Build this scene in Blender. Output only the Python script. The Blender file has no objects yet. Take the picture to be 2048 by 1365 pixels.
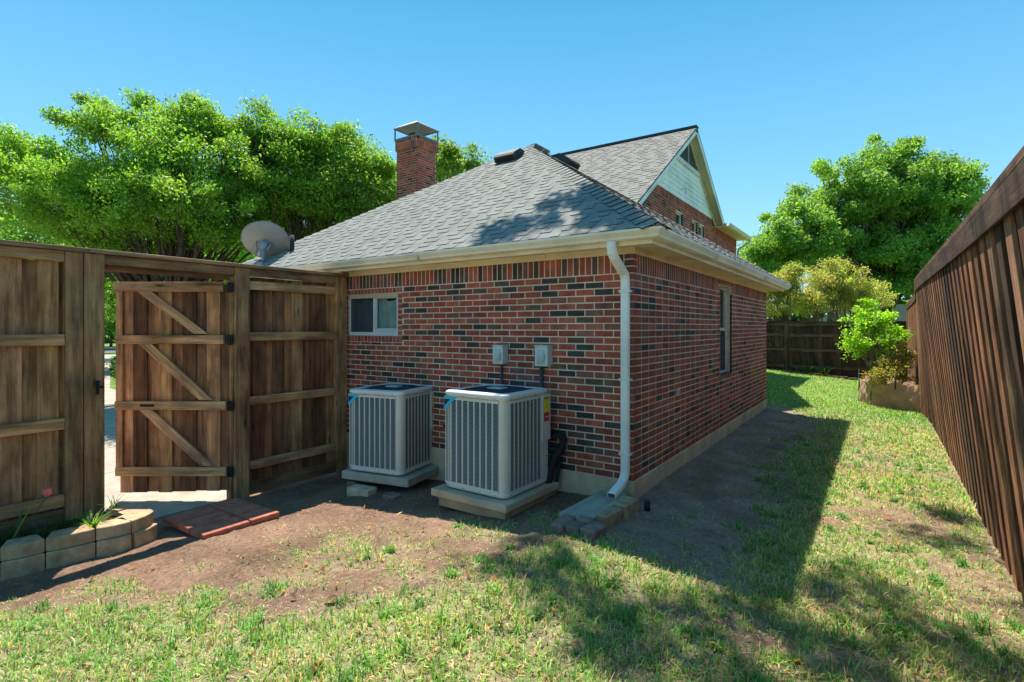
import bpy, math, random
import numpy as np
from mathutils import Vector, Matrix
R = random.Random(7)
NR = np.random.default_rng(7)
S = bpy.context.scene
COL = S.collection

# ------------------------------------------------------------------ camera, sky, sun, exposure
F = 1076.0
TH = math.atan(740 / F)
CAM = (1.924, -4.813, 1.62)
cam_d = bpy.data.cameras.new('camera'); cam = bpy.data.objects.new('camera', cam_d); COL.objects.link(cam)
cam.location = CAM; cam.rotation_euler = (math.radians(90), 0, TH)
cam_d.sensor_width = 36; cam_d.lens = 36 * F / 2048; cam_d.shift_y = -27.0 / 2048
cam_d.clip_start = 0.05; cam_d.clip_end = 2000
S.camera = cam
SUN = Vector((-1.05, .75, 2.52)).normalized()
world = bpy.data.worlds.new('World'); S.world = world; world.use_nodes = True
nt = world.node_tree; bg = nt.nodes['Background']
sky = nt.nodes.new('ShaderNodeTexSky'); sky.sky_type = 'NISHITA'; sky.sun_disc = False
sky.sun_elevation = math.asin(SUN.z); sky.sun_rotation = math.atan2(SUN.x, SUN.y)
sky.altitude = 0; sky.air_density = 1.0; sky.dust_density = .3; sky.ozone_density = 3.0
gm = nt.nodes.new('ShaderNodeGamma'); gm.inputs[1].default_value = .3      # evens the sky out from the sun side to the far side
tcw = nt.nodes.new('ShaderNodeTexCoord'); sep = nt.nodes.new('ShaderNodeSeparateXYZ'); rw = nt.nodes.new('ShaderNodeValToRGB')
rw.color_ramp.elements[0].position = 0; rw.color_ramp.elements[0].color = (.285, .405, .505, 1)
rw.color_ramp.elements[1].position = .55; rw.color_ramp.elements[1].color = (.05, .215, .335, 1)
e_ = rw.color_ramp.elements.new(.25); e_.color = (.14, .315, .425, 1)
tint = nt.nodes.new('ShaderNodeVectorMath'); tint.operation = 'MULTIPLY'; gain = nt.nodes.new('ShaderNodeVectorMath'); gain.operation = 'SCALE'; gain.inputs['Scale'].default_value = 2.2
nt.links.new(tcw.outputs['Generated'], sep.inputs[0]); nt.links.new(sep.outputs[2], rw.inputs[0])
nt.links.new(sky.outputs[0], gm.inputs[0]); nt.links.new(gm.outputs[0], tint.inputs[0]); nt.links.new(rw.outputs[0], tint.inputs[1])
nt.links.new(tint.outputs[0], gain.inputs[0]); nt.links.new(gain.outputs[0], bg.inputs[0]); bg.inputs[1].default_value = .15
sun_d = bpy.data.lights.new('sun', 'SUN'); sun = bpy.data.objects.new('sun', sun_d); COL.objects.link(sun)
sun_d.energy = 2.0; sun_d.angle = math.radians(.53); sun_d.color = (1, .93, .82)
sun.rotation_euler = SUN.to_track_quat('Z', 'Y').to_euler(); sun.location = (-8, 6, 20)
S.view_settings.view_transform = 'Standard'; S.view_settings.look = 'None'
S.view_settings.exposure = 2.22; S.view_settings.gamma = 1; S.view_settings.use_curve_mapping = False
S.cycles.max_bounces = 8; S.cycles.diffuse_bounces = 5; S.cycles.glossy_bounces = 3; S.cycles.transmission_bounces = 6
S.cycles.transparent_max_bounces = 8

# ------------------------------------------------------------------ materials
def mat(name):
    m = bpy.data.materials.new(name); m.use_nodes = True
    t = m.node_tree; b = t.nodes['Principled BSDF']
    return m, t, b
def nd(t, typ, **k):
    n = t.nodes.new(typ)
    for a, v in k.items():
        if a in n.inputs.keys(): n.inputs[a].default_value = v
        else: setattr(n, a, v)
    return n
def ramp(t, src, stops):
    r = t.nodes.new('ShaderNodeValToRGB'); e = r.color_ramp.elements
    while len(e) < len(stops): e.new(.5)
    for i, (p, c) in enumerate(stops):
        e[i].position = p; e[i].color = (c, c, c, 1) if not isinstance(c, tuple) else (*c, 1)
    t.links.new(src, r.inputs[0]); return r.outputs[0]
def mul(t, a, b, f=1.0, mode='MULTIPLY'):
    n = t.nodes.new('ShaderNodeMix'); n.data_type = 'RGBA'; n.blend_type = mode; n.inputs[0].default_value = f
    for s, v in ((6, a), (7, b)):
        if hasattr(v, 'links'): t.links.new(v, n.inputs[s])
        else: n.inputs[s].default_value = (*v, 1)
    return n.outputs[2]
def noise(t, scale, detail=4, rough=.6, vec=None, stretch=None):
    n = nd(t, 'ShaderNodeTexNoise'); n.inputs['Scale'].default_value = scale; n.inputs['Detail'].default_value = detail
    n.inputs['Roughness'].default_value = rough
    if vec is None: vec = nd(t, 'ShaderNodeNewGeometry').outputs['Position']
    if stretch:
        mp = nd(t, 'ShaderNodeMapping'); mp.inputs['Scale'].default_value = stretch
        t.links.new(vec, mp.inputs[0]); vec = mp.outputs[0]
    t.links.new(vec, n.inputs['Vector']); return n.outputs['Fac']
def bump(t, b, h, strength=.4, dist=.01):
    n = nd(t, 'ShaderNodeBump'); n.inputs['Strength'].default_value = strength; n.inputs['Distance'].default_value = dist
    t.links.new(h, n.inputs['Height']); t.links.new(n.outputs[0], b.inputs['Normal'])
def attr(t, name):
    return nd(t, 'ShaderNodeAttribute', attribute_name=name)

def rough_mat(name, var=(.65, 1.25), sc=(6, 60), rough=.9, bs=.4, bd=.004, spec=.3, base=None, metallic=0, dirt=False):
    """colour from the Col attribute (or base), broken up by two scales of noise, with fine relief"""
    m, t, b = mat(name)
    c = attr(t, 'Col').outputs['Color'] if base is None else None
    if base is not None:
        rgb = nd(t, 'ShaderNodeRGB'); rgb.outputs[0].default_value = (*base, 1); c = rgb.outputs[0]
    n1 = noise(t, sc[0], 4); n2 = noise(t, sc[1], 3)
    c = mul(t, c, ramp(t, n1, [(.25, var[0]), (.75, var[1])]))
    c = mul(t, c, ramp(t, n2, [(.25, .5 + var[0] / 2), (.75, .5 + var[1] / 2)]))
    if dirt:      # weathering stains of their own shape, and mud splash low on the walls
        n4 = noise(t, 1.1, 5, .65)
        c = mul(t, c, ramp(t, n4, [(.3, (.78, .76, .72)), (.55, (1., 1., 1.)), (.8, (1.12, 1.1, 1.08))]))
    t.links.new(c, b.inputs['Base Color']); b.inputs['Roughness'].default_value = rough
    b.inputs['Specular IOR Level'].default_value = spec; b.inputs['Metallic'].default_value = metallic
    bump(t, b, n2, bs, bd)
    return m
M = {}
M['brick'] = rough_mat('brick', (.6, 1.35), (9, 140), .88, .7, .004, dirt=True)
M['mortar'] = rough_mat('mortar', (.75, 1.15), (5, 150), .95, .6, .004, base=(.80, .65, .50), dirt=True)
M['concrete'] = rough_mat('concrete', (.7, 1.2), (3, 90), .9, .4, .003, dirt=True)
M['paint'] = rough_mat('paint', (.86, 1.06), (2, 25), .6, .1, .002, .35, dirt=True)
M['metal_paint'] = rough_mat('metal_paint', (.92, 1.05), (3, 60), .36, .03, .001, .5, metallic=.05)
M['shingle'] = rough_mat('shingle', (.8, 1.15), (3, 320), .95, .6, .003, .2)
M['plain'] = rough_mat('plain', (.9, 1.1), (5, 60), .7, .05, .002)
M['stone'] = rough_mat('stone', (.6, 1.3), (11, 110), .95, .9, .007, .2)

def wood_mat(name, grain=1.0, rough=.82):
    m, t, b = mat(name)
    g = attr(t, 'gr').outputs['Vector']; c = attr(t, 'Col').outputs['Color']
    n1 = noise(t, 1.0, 5, .65, g, (1.6, 26, 26))
    n2 = noise(t, 1.0, 3, .6, g, (3.5, 160, 160))
    n3 = noise(t, 1.0, 3, .55, g, (2.2, 5, 5))
    v = nd(t, 'ShaderNodeTexVoronoi'); v.inputs['Scale'].default_value = 1.0
    mp = nd(t, 'ShaderNodeMapping'); mp.inputs['Scale'].default_value = (1.5, 5.5, 5.5)
    t.links.new(g, mp.inputs[0]); t.links.new(mp.outputs[0], v.inputs['Vector'])
    c = mul(t, c, ramp(t, n1, [(.28, 1 - .4 * grain), (.5, 1.05), (.72, 1 + .55 * grain)]))
    c = mul(t, c, ramp(t, n2, [(.25, .85), (.75, 1.3)]))
    c = mul(t, c, ramp(t, n3, [(.3, (.62, .60, .60)), (.5, (1.1, 1.08, 1.05)), (.8, (1.55, 1.45, 1.3))]))
    n5 = noise(t, 1.0, 4, .7, g, (.9, 9, 9)); n6 = noise(t, 1.7, 5, .7)
    c = mul(t, c, ramp(t, n5, [(.32, (.45, .42, .40)), (.5, (1., 1., 1.)), (.75, (1.35, 1.3, 1.2))]))
    c = mul(t, c, ramp(t, n6, [(.3, (.6, .58, .56)), (.52, (1., 1., 1.)), (.8, (1.15, 1.12, 1.05))]))
    c = mul(t, c, (1.25, .93, .70))
    c = mul(t, c, ramp(t, v.outputs['Distance'], [(.0, .16), (.05, .3), (.12, 1.0)]))
    t.links.new(c, b.inputs['Base Color']); b.inputs['Roughness'].default_value = rough
    b.inputs['Specular IOR Level'].default_value = .25
    bump(t, b, mul(t, n1, n2), .6, .006)
    return m
M['wood'] = wood_mat('weathered_wood')
M['bark'] = rough_mat('bark', (.6, 1.3), (8, 60), .95, .8, .01, .2)

def leaf_mat(name, trans=.5, tcol=(1.9, 1.75, .7)):
    m, t, b = mat(name)
    c = attr(t, 'Col').outputs['Color']
    t.links.new(c, b.inputs['Base Color']); b.inputs['Roughness'].default_value = .5
    b.inputs['Specular IOR Level'].default_value = .35
    tr = nd(t, 'ShaderNodeBsdfTranslucent'); t.links.new(mul(t, c, tcol), tr.inputs['Color'])
    mx = nd(t, 'ShaderNodeMixShader'); mx.inputs[0].default_value = trans
    t.links.new(b.outputs[0], mx.inputs[1]); t.links.new(tr.outputs[0], mx.inputs[2])
    t.links.new(mx.outputs[0], t.nodes['Material Output'].inputs['Surface'])
    return m
M['leaf'] = leaf_mat('leaf')
M['grass'] = leaf_mat('grass_blade', .35, (1.5, 1.5, .8))
def glass_mat():
    m, t, b = mat('window_glass')
    tr = nd(t, 'ShaderNodeBsdfTransparent'); tr.inputs[0].default_value = (.82, .92, .93, 1)
    gl = nd(t, 'ShaderNodeBsdfGlossy'); gl.inputs['Roughness'].default_value = .02
    fr = nd(t, 'ShaderNodeLayerWeight'); fr.inputs[0].default_value = .2
    pw = nd(t, 'ShaderNodeMath', operation='POWER'); t.links.new(fr.outputs['Facing'], pw.inputs[0]); pw.inputs[1].default_value = 2.5
    ad = nd(t, 'ShaderNodeMath', operation='MULTIPLY_ADD'); t.links.new(pw.outputs[0], ad.inputs[0]); ad.inputs[1].default_value = .5; ad.inputs[2].default_value = .05
    mx = nd(t, 'ShaderNodeMixShader'); t.links.new(ad.outputs[0], mx.inputs[0]); t.links.new(tr.outputs[0], mx.inputs[1]); t.links.new(gl.outputs[0], mx.inputs[2])
    t.links.new(mx.outputs[0], t.nodes['Material Output'].inputs['Surface'])
    return m
M['glass'] = glass_mat()
def net_mat(name, col, alpha):
    m, t, b = mat(name)
    b.inputs['Base Color'].default_value = (*col, 1); b.inputs['Roughness'].default_value = .8; b.inputs['Alpha'].default_value = alpha
    return m
M['screen'] = net_mat('insect_screen', (.06, .07, .085), .5)
M['burlap'] = None
def burlap():
    m, t, b = mat('burlap')
    c = attr(t, 'Col').outputs['Color']; n = noise(t, 4, 4); n2 = noise(t, 220, 2)
    c = mul(t, mul(t, c, ramp(t, n, [(.3, .75), (.7, 1.2)])), ramp(t, n2, [(.3, .8), (.7, 1.15)]))
    t.links.new(c, b.inputs['Base Color']); b.inputs['Roughness'].default_value = .95; b.inputs['Specular IOR Level'].default_value = .1
    tr = nd(t, 'ShaderNodeBsdfTranslucent'); t.links.new(c, tr.inputs['Color'])
    mx = nd(t, 'ShaderNodeMixShader'); mx.inputs[0].default_value = .5
    t.links.new(b.outputs[0], mx.inputs[1]); t.links.new(tr.outputs[0], mx.inputs[2])
    t.links.new(mx.outputs[0], t.nodes['Material Output'].inputs['Surface'])
    bump(t, b, n, .5, .03)
    return m
M['burlap'] = burlap()
def ground_mat():
    m, t, b = mat('ground')
    a = attr(t, 'Col').outputs['Color']
    n1 = noise(t, 2.2, 6, .65); n2 = noise(t, 28, 5, .7); n3 = noise(t, 120, 4, .8)
    c = mul(t, a, ramp(t, n1, [(.3, (.66, .63, .62)), (.7, (1.28, 1.25, 1.2))]))
    c = mul(t, c, ramp(t, n2, [(.3, .62), (.7, 1.35)]))
    c = mul(t, c, ramp(t, n3, [(.3, .55), (.55, 1.0), (.75, 1.6)]))
    t.links.new(c, b.inputs['Base Color']); b.inputs['Roughness'].default_value = .97; b.inputs['Specular IOR Level'].default_value = .15
    h = nd(t, 'ShaderNodeMath', operation='ADD'); t.links.new(n2, h.inputs[0]); t.links.new(n3, h.inputs[1])
    bump(t, b, h.outputs[0], .9, .02)
    return m
M['ground'] = ground_mat()

# ------------------------------------------------------------------ mesh building
class MB:
    def __init__(s): s.v = []; s.f = []; s.c = []; s.g = []; s.sm = []
    def add(s, vs, fs, col=(.5, .5, .5), gr=None, smooth=False):
        b = len(s.v); s.v += [tuple(v) for v in vs]; s.f += [tuple(b + i for i in f) for f in fs]
        s.c += [(*col, 1)] * len(vs); s.g += gr if gr else [(0, 0, 0)] * len(vs); s.sm += [smooth] * len(fs)
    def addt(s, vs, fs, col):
        """a roof tab: granule face, then the butt edge with its shadow coloured in"""
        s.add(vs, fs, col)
        for i in range(4): s.c[-1-i] = (.055, .055, .058, 1)  # butt faces near black: the tab's shadow line put into the colour
    def box(s, lo, hi, col=(.5, .5, .5), mtx=None, axis=2, ch=0.0):
        """box with optional chamfered edges; axis = grain direction"""
        lo = list(lo); hi = list(hi)
        vs, fs = [], []
        if ch <= 0:
            for z in (lo[2], hi[2]):
                for y in (lo[1], hi[1]):
                    for x in (lo[0], hi[0]): vs.append((x, y, z))
            fs = [(0, 2, 3, 1), (4, 5, 7, 6), (0, 1, 5, 4), (2, 6, 7, 3), (0, 4, 6, 2), (1, 3, 7, 5)]
        else:
            idx = {}
            for z in (0, 1):
                for y in (0, 1):
                    for x in (0, 1):
                        for k in range(3):
                            p = [hi[0] if x else lo[0], hi[1] if y else lo[1], hi[2] if z else lo[2]]
                            for j, q in enumerate((x, y, z)):
                                if j != k: p[j] += -ch if q else ch
                            idx[(x, y, z, k)] = len(vs); vs.append(tuple(p))
            A = lambda x, y, z, k: idx[(x, y, z, k)]
            # k = axis along which the vertex lies on the outer face
            fs = [(A(0,0,0,2),A(0,1,0,2),A(1,1,0,2),A(1,0,0,2)), (A(0,0,1,2),A(1,0,1,2),A(1,1,1,2),A(0,1,1,2)),
                  (A(0,0,0,1),A(1,0,0,1),A(1,0,1,1),A(0,0,1,1)), (A(0,1,0,1),A(0,1,1,1),A(1,1,1,1),A(1,1,0,1)),
                  (A(0,0,0,0),A(0,0,1,0),A(0,1,1,0),A(0,1,0,0)), (A(1,0,0,0),A(1,1,0,0),A(1,1,1,0),A(1,0,1,0))]
            for i in (0, 1):
                for j in (0, 1):
                    q = (A(0,i,j,1),A(1,i,j,1),A(1,i,j,2),A(0,i,j,2)); fs.append(q if i == j else q[::-1])
                    q = (A(i,0,j,2),A(i,1,j,2),A(i,1,j,0),A(i,0,j,0)); fs.append(q if i == j else q[::-1])
                    q = (A(i,j,0,0),A(i,j,1,0),A(i,j,1,1),A(i,j,0,1)); fs.append(q if i == j else q[::-1])
            for x in (0, 1):
                for y in (0, 1):
                    for z in (0, 1):
                        q = (A(x,y,z,0),A(x,y,z,1),A(x,y,z,2)); fs.append(q if (x+y+z) % 2 else q[::-1])
        o = (R.uniform(0, 90), R.uniform(0, 90), R.uniform(0, 90))
        pm = {0: (0, 1, 2), 1: (1, 0, 2), 2: (2, 0, 1)}[axis]
        gr = [(p[pm[0]] + o[0], p[pm[1]] + o[1], p[pm[2]] + o[2]) for p in vs]
        if mtx is not None: vs = [tuple(mtx @ Vector(p)) for p in vs]
        s.add(vs, fs, col, gr)
        return s
    def prism(s, poly, p0, ex, ey, ez, h, col=(.5,.5,.5)):
        """polygon in the (ex, ey) plane at p0, extruded h along ez"""
        p0, ex, ey, ez = map(Vector, (p0, ex, ey, ez)); n = len(poly)
        vs = [p0 + ex*a + ey*b for a, b in poly] + [p0 + ex*a + ey*b + ez*h for a, b in poly]
        fs = [tuple(range(n))[::-1], tuple(range(n, 2*n))] + [(i, (i+1) % n, n+(i+1) % n, n+i) for i in range(n)]
        gr = [(v.x, v.y, v.z) for v in vs]
        s.add(vs, fs, col, gr); return s
    def tube(s, pts, rad, n=6, col=(.5,.5,.5), cap=True, smooth=True):
        pts = [Vector(p) for p in pts]; rad = rad if isinstance(rad, (list, tuple)) else [rad]*len(pts)
        vs, fs = [], []; up = Vector((0.13, .21, 1)).normalized(); px = None
        for i, p in enumerate(pts):
            d = (pts[min(i+1, len(pts)-1)] - pts[max(i-1, 0)]).normalized()
            if px is None: x = d.cross(up); x = x.normalized() if x.length > .05 else Vector((1, 0, 0))
            else: x = (px - d * px.dot(d)).normalized()
            px = x; y = d.cross(x)
            for k in range(n):
                a = 2*math.pi*k/n; vs.append(p + (x*math.cos(a) + y*math.sin(a))*rad[i])
        for i in range(len(pts)-1):
            for k in range(n): fs.append((i*n+k, i*n+(k+1) % n, (i+1)*n+(k+1) % n, (i+1)*n+k))
        if cap: fs += [tuple(range(n))[::-1], tuple((len(pts)-1)*n+k for k in range(n))]
        s.add(vs, fs, col, [tuple(v) for v in vs], smooth); return s
    def sweep(s, prof, frames, col, closed=False, smooth=False):
        """prof: list of (a,b); frames: list of functions/tuples (origin, A, B)"""
        n = len(prof); vs, fs = [], []
        for o, A, B in frames:
            o, A, B = Vector(o), Vector(A), Vector(B)
            vs += [o + A*a + B*b for a, b in prof]
        m = len(frames)
        for i in range(m if closed else m-1):
            j = (i+1) % m
            for k in range(n): fs.append((i*n+k, i*n+(k+1) % n, j*n+(k+1) % n, j*n+k))
        if not closed: fs += [tuple(range(n))[::-1], tuple((m-1)*n+k for k in range(n))]
        s.add(vs, fs, col, [tuple(v) for v in vs], smooth); return s
    def build(s, name, m, parent=None, origin=None):
        me = bpy.data.meshes.new(name)
        me.from_pydata(s.v, [], s.f)
        ca = me.color_attributes.new('Col', 'FLOAT_COLOR', 'POINT'); ca.data.foreach_set('color', np.array(s.c, dtype=np.float32).ravel())
        ga = me.attributes.new('gr', 'FLOAT_VECTOR', 'POINT'); ga.data.foreach_set('vector', np.array(s.g, dtype=np.float32).ravel())
        me.polygons.foreach_set('use_smooth', s.sm)
        for x in (m if isinstance(m, (list, tuple)) else [m]): me.materials.append(M[x] if isinstance(x, str) else x)
        o = bpy.data.objects.new(name, me); COL.objects.link(o)
        if origin is not None:
            og = Vector(origin); me.transform(Matrix.Translation(-og)); o.location = og
        if parent is not None:
            pl = parent.matrix_basis.inverted() if parent.parent is None else (parent.parent.matrix_basis @ parent.matrix_basis).inverted()
            o.parent = parent; o.matrix_basis = pl @ o.matrix_basis
        me.update(); return o
def arr_mesh(name, V, loops_per, Fidx, C, m, parent=None):
    """fast mesh: V (n,3), faces all with loops_per corners"""
    me = bpy.data.meshes.new(name); nf = len(Fidx)
    me.vertices.add(len(V)); me.vertices.foreach_set('co', V.astype(np.float32).ravel())
    me.loops.add(nf*loops_per); me.loops.foreach_set('vertex_index', Fidx.astype(np.int32).ravel())
    me.polygons.add(nf); me.polygons.foreach_set('loop_start', np.arange(nf, dtype=np.int32)*loops_per)
    me.update(calc_edges=True)
    ca = me.color_attributes.new('Col', 'FLOAT_COLOR', 'POINT')
    ca.data.foreach_set('color', np.concatenate([C, np.ones((len(C), 1))], 1).astype(np.float32).ravel())
    me.materials.append(M[m]); o = bpy.data.objects.new(name, me); COL.objects.link(o)
    if parent is not None:
        o.parent = parent; o.matrix_basis = parent.matrix_basis.inverted()
    return o
def tag(o, label=None, cat=None, group=None, kind=None):
    if label: o['label'] = label
    if cat: o['category'] = cat
    if group: o['group'] = group
    if kind: o['kind'] = kind
    return o
def thing(name, loc, label, cat, group=None, rz=0):
    o = bpy.data.objects.new(name, None); COL.objects.link(o); o.location = loc; o.rotation_euler = (0, 0, rz)
    o.empty_display_size = .2
    return tag(o, label, cat, group)
def jit(c, a=.12, h=.04):
    k = 1 + R.uniform(-a, a)
    return tuple(max(0, x*k*(1 + R.uniform(-h, h))) for x in c)
def sst(a, b, x):
    t = np.clip((x-a)/(b-a), 0, 1); return t*t*(3-2*t)

# ------------------------------------------------------------------ ground
def gz(x, y):
    x = np.asarray(x, float); y = np.asarray(y, float)
    near = np.where(x < 0, np.maximum(.083*x, -.345), -.06*np.minimum(x, 6.))
    far = -.03 - .083*np.clip(x, -3.5, 6.)
    k = sst(7.0, 10.5, y)*sst(-4.0, -3.0, x)
    return near*(1-k) + far*k
def vnoise(x, y, sc, seed=0):
    x = np.asarray(x, float)*sc; y = np.asarray(y, float)*sc
    xi = np.floor(x).astype(int); yi = np.floor(y).astype(int); fx = x-xi; fy = y-yi
    h = lambda a, b: (np.sin(a*127.1 + b*311.7 + seed*74.7)*43758.5453) % 1.0
    fx = fx*fx*(3-2*fx); fy = fy*fy*(3-2*fy)
    return (h(xi, yi)*(1-fx)*(1-fy) + h(xi+1, yi)*fx*(1-fy) + h(xi, yi+1)*(1-fx)*fy + h(xi+1, yi+1)*fx*fy)
def fbm(x, y, sc, seed=0):
    return (vnoise(x, y, sc, seed)*.5 + vnoise(x, y, sc*2.1, seed+1)*.3 + vnoise(x, y, sc*4.3, seed+2)*.2)
LAWN = np.array([(-2.71, -3.84), (-2.48, -3.52), (-2.11, -3.22), (-1.59, -2.99), (-1.18, -2.86), (-.77, -2.65), (-.576, -2.29), (-.363, -1.93),
                 (-.56, -1.55), (-.95, -1.25), (-.75, -1.12), (-.27, -1.1), (.126, -1.06), (.54, -1.05), (.87, -.95), (1.0, -.48), (.93, .36),
                 (.9, 1.4), (.87, 2.65), (.89, 4.48), (1.0, 6.1), (.6, 7.0), (-.05, 7.45), (-3.2, 7.6), (-3.2, 18), (12, 18), (12, -12), (-12, -12), (-6, -5)])
def sdist(x, y, poly):
    x = np.asarray(x, float); y = np.asarray(y, float); d = np.full(x.shape, 1e9); ins = np.zeros(x.shape, bool)
    n = len(poly)
    for i in range(n):
        ax, ay = poly[i]; bx, by = poly[(i+1) % n]
        t = np.clip(((x-ax)*(bx-ax) + (y-ay)*(by-ay))/((bx-ax)**2 + (by-ay)**2), 0, 1)
        d = np.minimum(d, np.hypot(x-ax-t*(bx-ax), y-ay-t*(by-ay)))
        c = ((ay > y) != (by > y)) & (x < (bx-ax)*(y-ay)/(by-ay+1e-12) + ax); ins ^= c
    return np.where(ins, d, -d)
def grass_density(x, y):
    d = sdist(x, y, LAWN); n = fbm(x, y, 1.7, 3); n2 = fbm(x, y, 6, 9)
    k = sst(-.10, .35, d + (n-.5)*.7 + (n2-.5)*.3)
    # thin sunny patch in front of the units, and worn spots in the side yard
    p = np.exp(-(((x+1.35)/.75)**2 + ((y+2.05)/.42)**2)*1.1)
    k = np.maximum(k, .8*p*sst(.36, .58, n2*.6 + n*.4)); k = np.maximum(k, .45*sst(-.75, -.1, d)*sst(.5, .68, vnoise(x, y, 4.3, 33)))
    w = np.exp(-(((x-1.9)/.9)**2 + ((y-1.2)/.8)**2)) + .8*np.exp(-(((x-2.1)/.6)**2 + ((y-3.6)/.8)**2)) + .9*np.exp(-(((x-2.5)/.3)**2 + ((y+.2)/1.2)**2)) + .7*np.exp(-(((x-1.75)/.3)**2 + ((y+1.0)/.3)**2))
    k = k*(1 - .75*np.clip(w, 0, 1)*sst(.3, .6, n))
    k = k*sst(.22, .46, n2*.5 + vnoise(x, y, 3.1, 21)*.5 + .08)
    return np.clip(k, 0, 1)
def relief(x, y):
    x = np.asarray(x, float); y = np.asarray(y, float)
    near = ((x > -4.05) & (x < 4) & (y < 9))
    d = sdist(x, y, LAWN); bare = sst(.25, -.1, d)
    return near*((fbm(x, y, 1.3, 5)-.5)*.04 + (fbm(x, y, 5, 6)-.5)*.026 + (fbm(x, y, 13, 7)-.5)*(.006+.016*bare))
def grid_ground():
    xs = np.unique(np.round(np.concatenate([np.arange(-5.0, 3.4, .04), np.linspace(-30, -5.0, 40), np.linspace(-400, -30, 30), np.linspace(3.4, 30, 30), np.linspace(30, 400, 25)]), 4))
    ys = np.unique(np.round(np.concatenate([np.arange(-4.9, 9.0, .04), np.linspace(9, 30, 60), np.linspace(30, 400, 30), np.linspace(-30, -4.9, 30), np.linspace(-400, -30, 20)]), 4))
    X, Y = np.meshgrid(xs, ys, indexing='ij'); Z = gz(X, Y)
    Z = Z + relief(X, Y)
    g = grass_density(X, Y)
    out = ((X < -4.1) | (Y > 17.1) | (X > 2.75))
    g = np.where(out, .9, g)
    soil = np.array([.32, .205, .145]); soil2 = np.array([.42, .32, .25]); thatch = np.array([.52, .42, .28]); green = np.array([.25, .31, .11])
    shade_lift = (sst(-.35, .15, X) * sst(1.5, .8, X) * sst(-1.5, -.9, Y))[..., None]  # soil in the house's shade made lighter, fill light put into the colour
    s = soil*(1-shade_lift) + soil2*shade_lift
    th = thatch*(1-.35) + green*.35
    n = fbm(X, Y, 3, 40)[..., None]
    lush = (sst(6.5, 9.5, Y)*(X > -4))[..., None]
    th = th*(1-lush) + np.array([.22, .33, .08])*lush
    c = s*(1-g[..., None]) + th*g[..., None]
    far_out = (out & ~((X < -4.05) & (X > -5.6) & (Y > -6) & (Y < 3)))
    c = np.where(out[..., None] & ~far_out[..., None], soil*1.1, c)
    c = np.where(far_out[..., None], np.array([.17, .27, .06]), c)*(.8+.4*n)
    nx, ny = X.shape; I = np.arange(nx*ny).reshape(nx, ny)
    Fq = np.stack([I[:-1, :-1], I[1:, :-1], I[1:, 1:], I[:-1, 1:]], -1).reshape(-1, 4)
    o = arr_mesh('ground', np.stack([X, Y, Z], -1).reshape(-1, 3), 4, Fq, c.reshape(-1, 3), 'ground')
    for p in o.data.polygons: pass
    o.data.polygons.foreach_set('use_smooth', np.ones(len(Fq), bool))
    return tag(o, kind='structure')
grid_ground()
# driveway, pavement and street beyond the gate
def sheet(name, pts, z, col, m='concrete', th=.05):
    b = MB(); n = len(pts)
    vs = [(x, y, z) for x, y in pts] + [(x, y, z-th) for x, y in pts]
    fs = [tuple(range(n)), tuple(range(n, 2*n))[::-1]] + [(i, n+i, n+(i+1) % n, (i+1) % n) for i in range(n)]
    b.add(vs, fs, col); o = b.build(name, m); tag(o, kind='structure'); return o
sheet('driveway', [(-4.19, -9), (-4.19, -1.1), (-4.9, -.75), (-7, .2), (-12, 1.3), (-18.5, 2.1), (-43, 10.5), (-43, 4), (-20, -4), (-14, -9)], -.325, (.43, .37, .30))
b = MB()
for (a, c) in (((-6.6, -9), (-6.6, .0)), ((-9.6, -9), (-9.6, .8)), ((-13, -9), (-13, 1.3))):
    b.box((a[0]-.006, a[1], -.3245), (a[0]+.006, c[1], -.3235), (.16, .14, .12))
tag(b.build('driveway_joint', 'concrete'), kind='structure')
sheet('sidewalk', [(-42.6, -60), (-42.6, 90), (-41, 90), (-41, -60)], -.31, (.55, .5, .43))
sheet('street', [(-57, -80), (-57, 120), (-46, 120), (-46, -80)], -.33, (.10, .10, .11))
b = MB()
b.box((-46.0, -80, -.38), (-45.6, 120, -.24), (.5, .47, .42)); b.box((-57.4, -80, -.38), (-57.0, 120, -.24), (.5, .47, .42))
tag(b.build('kerb', 'concrete'), kind='structure')

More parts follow.
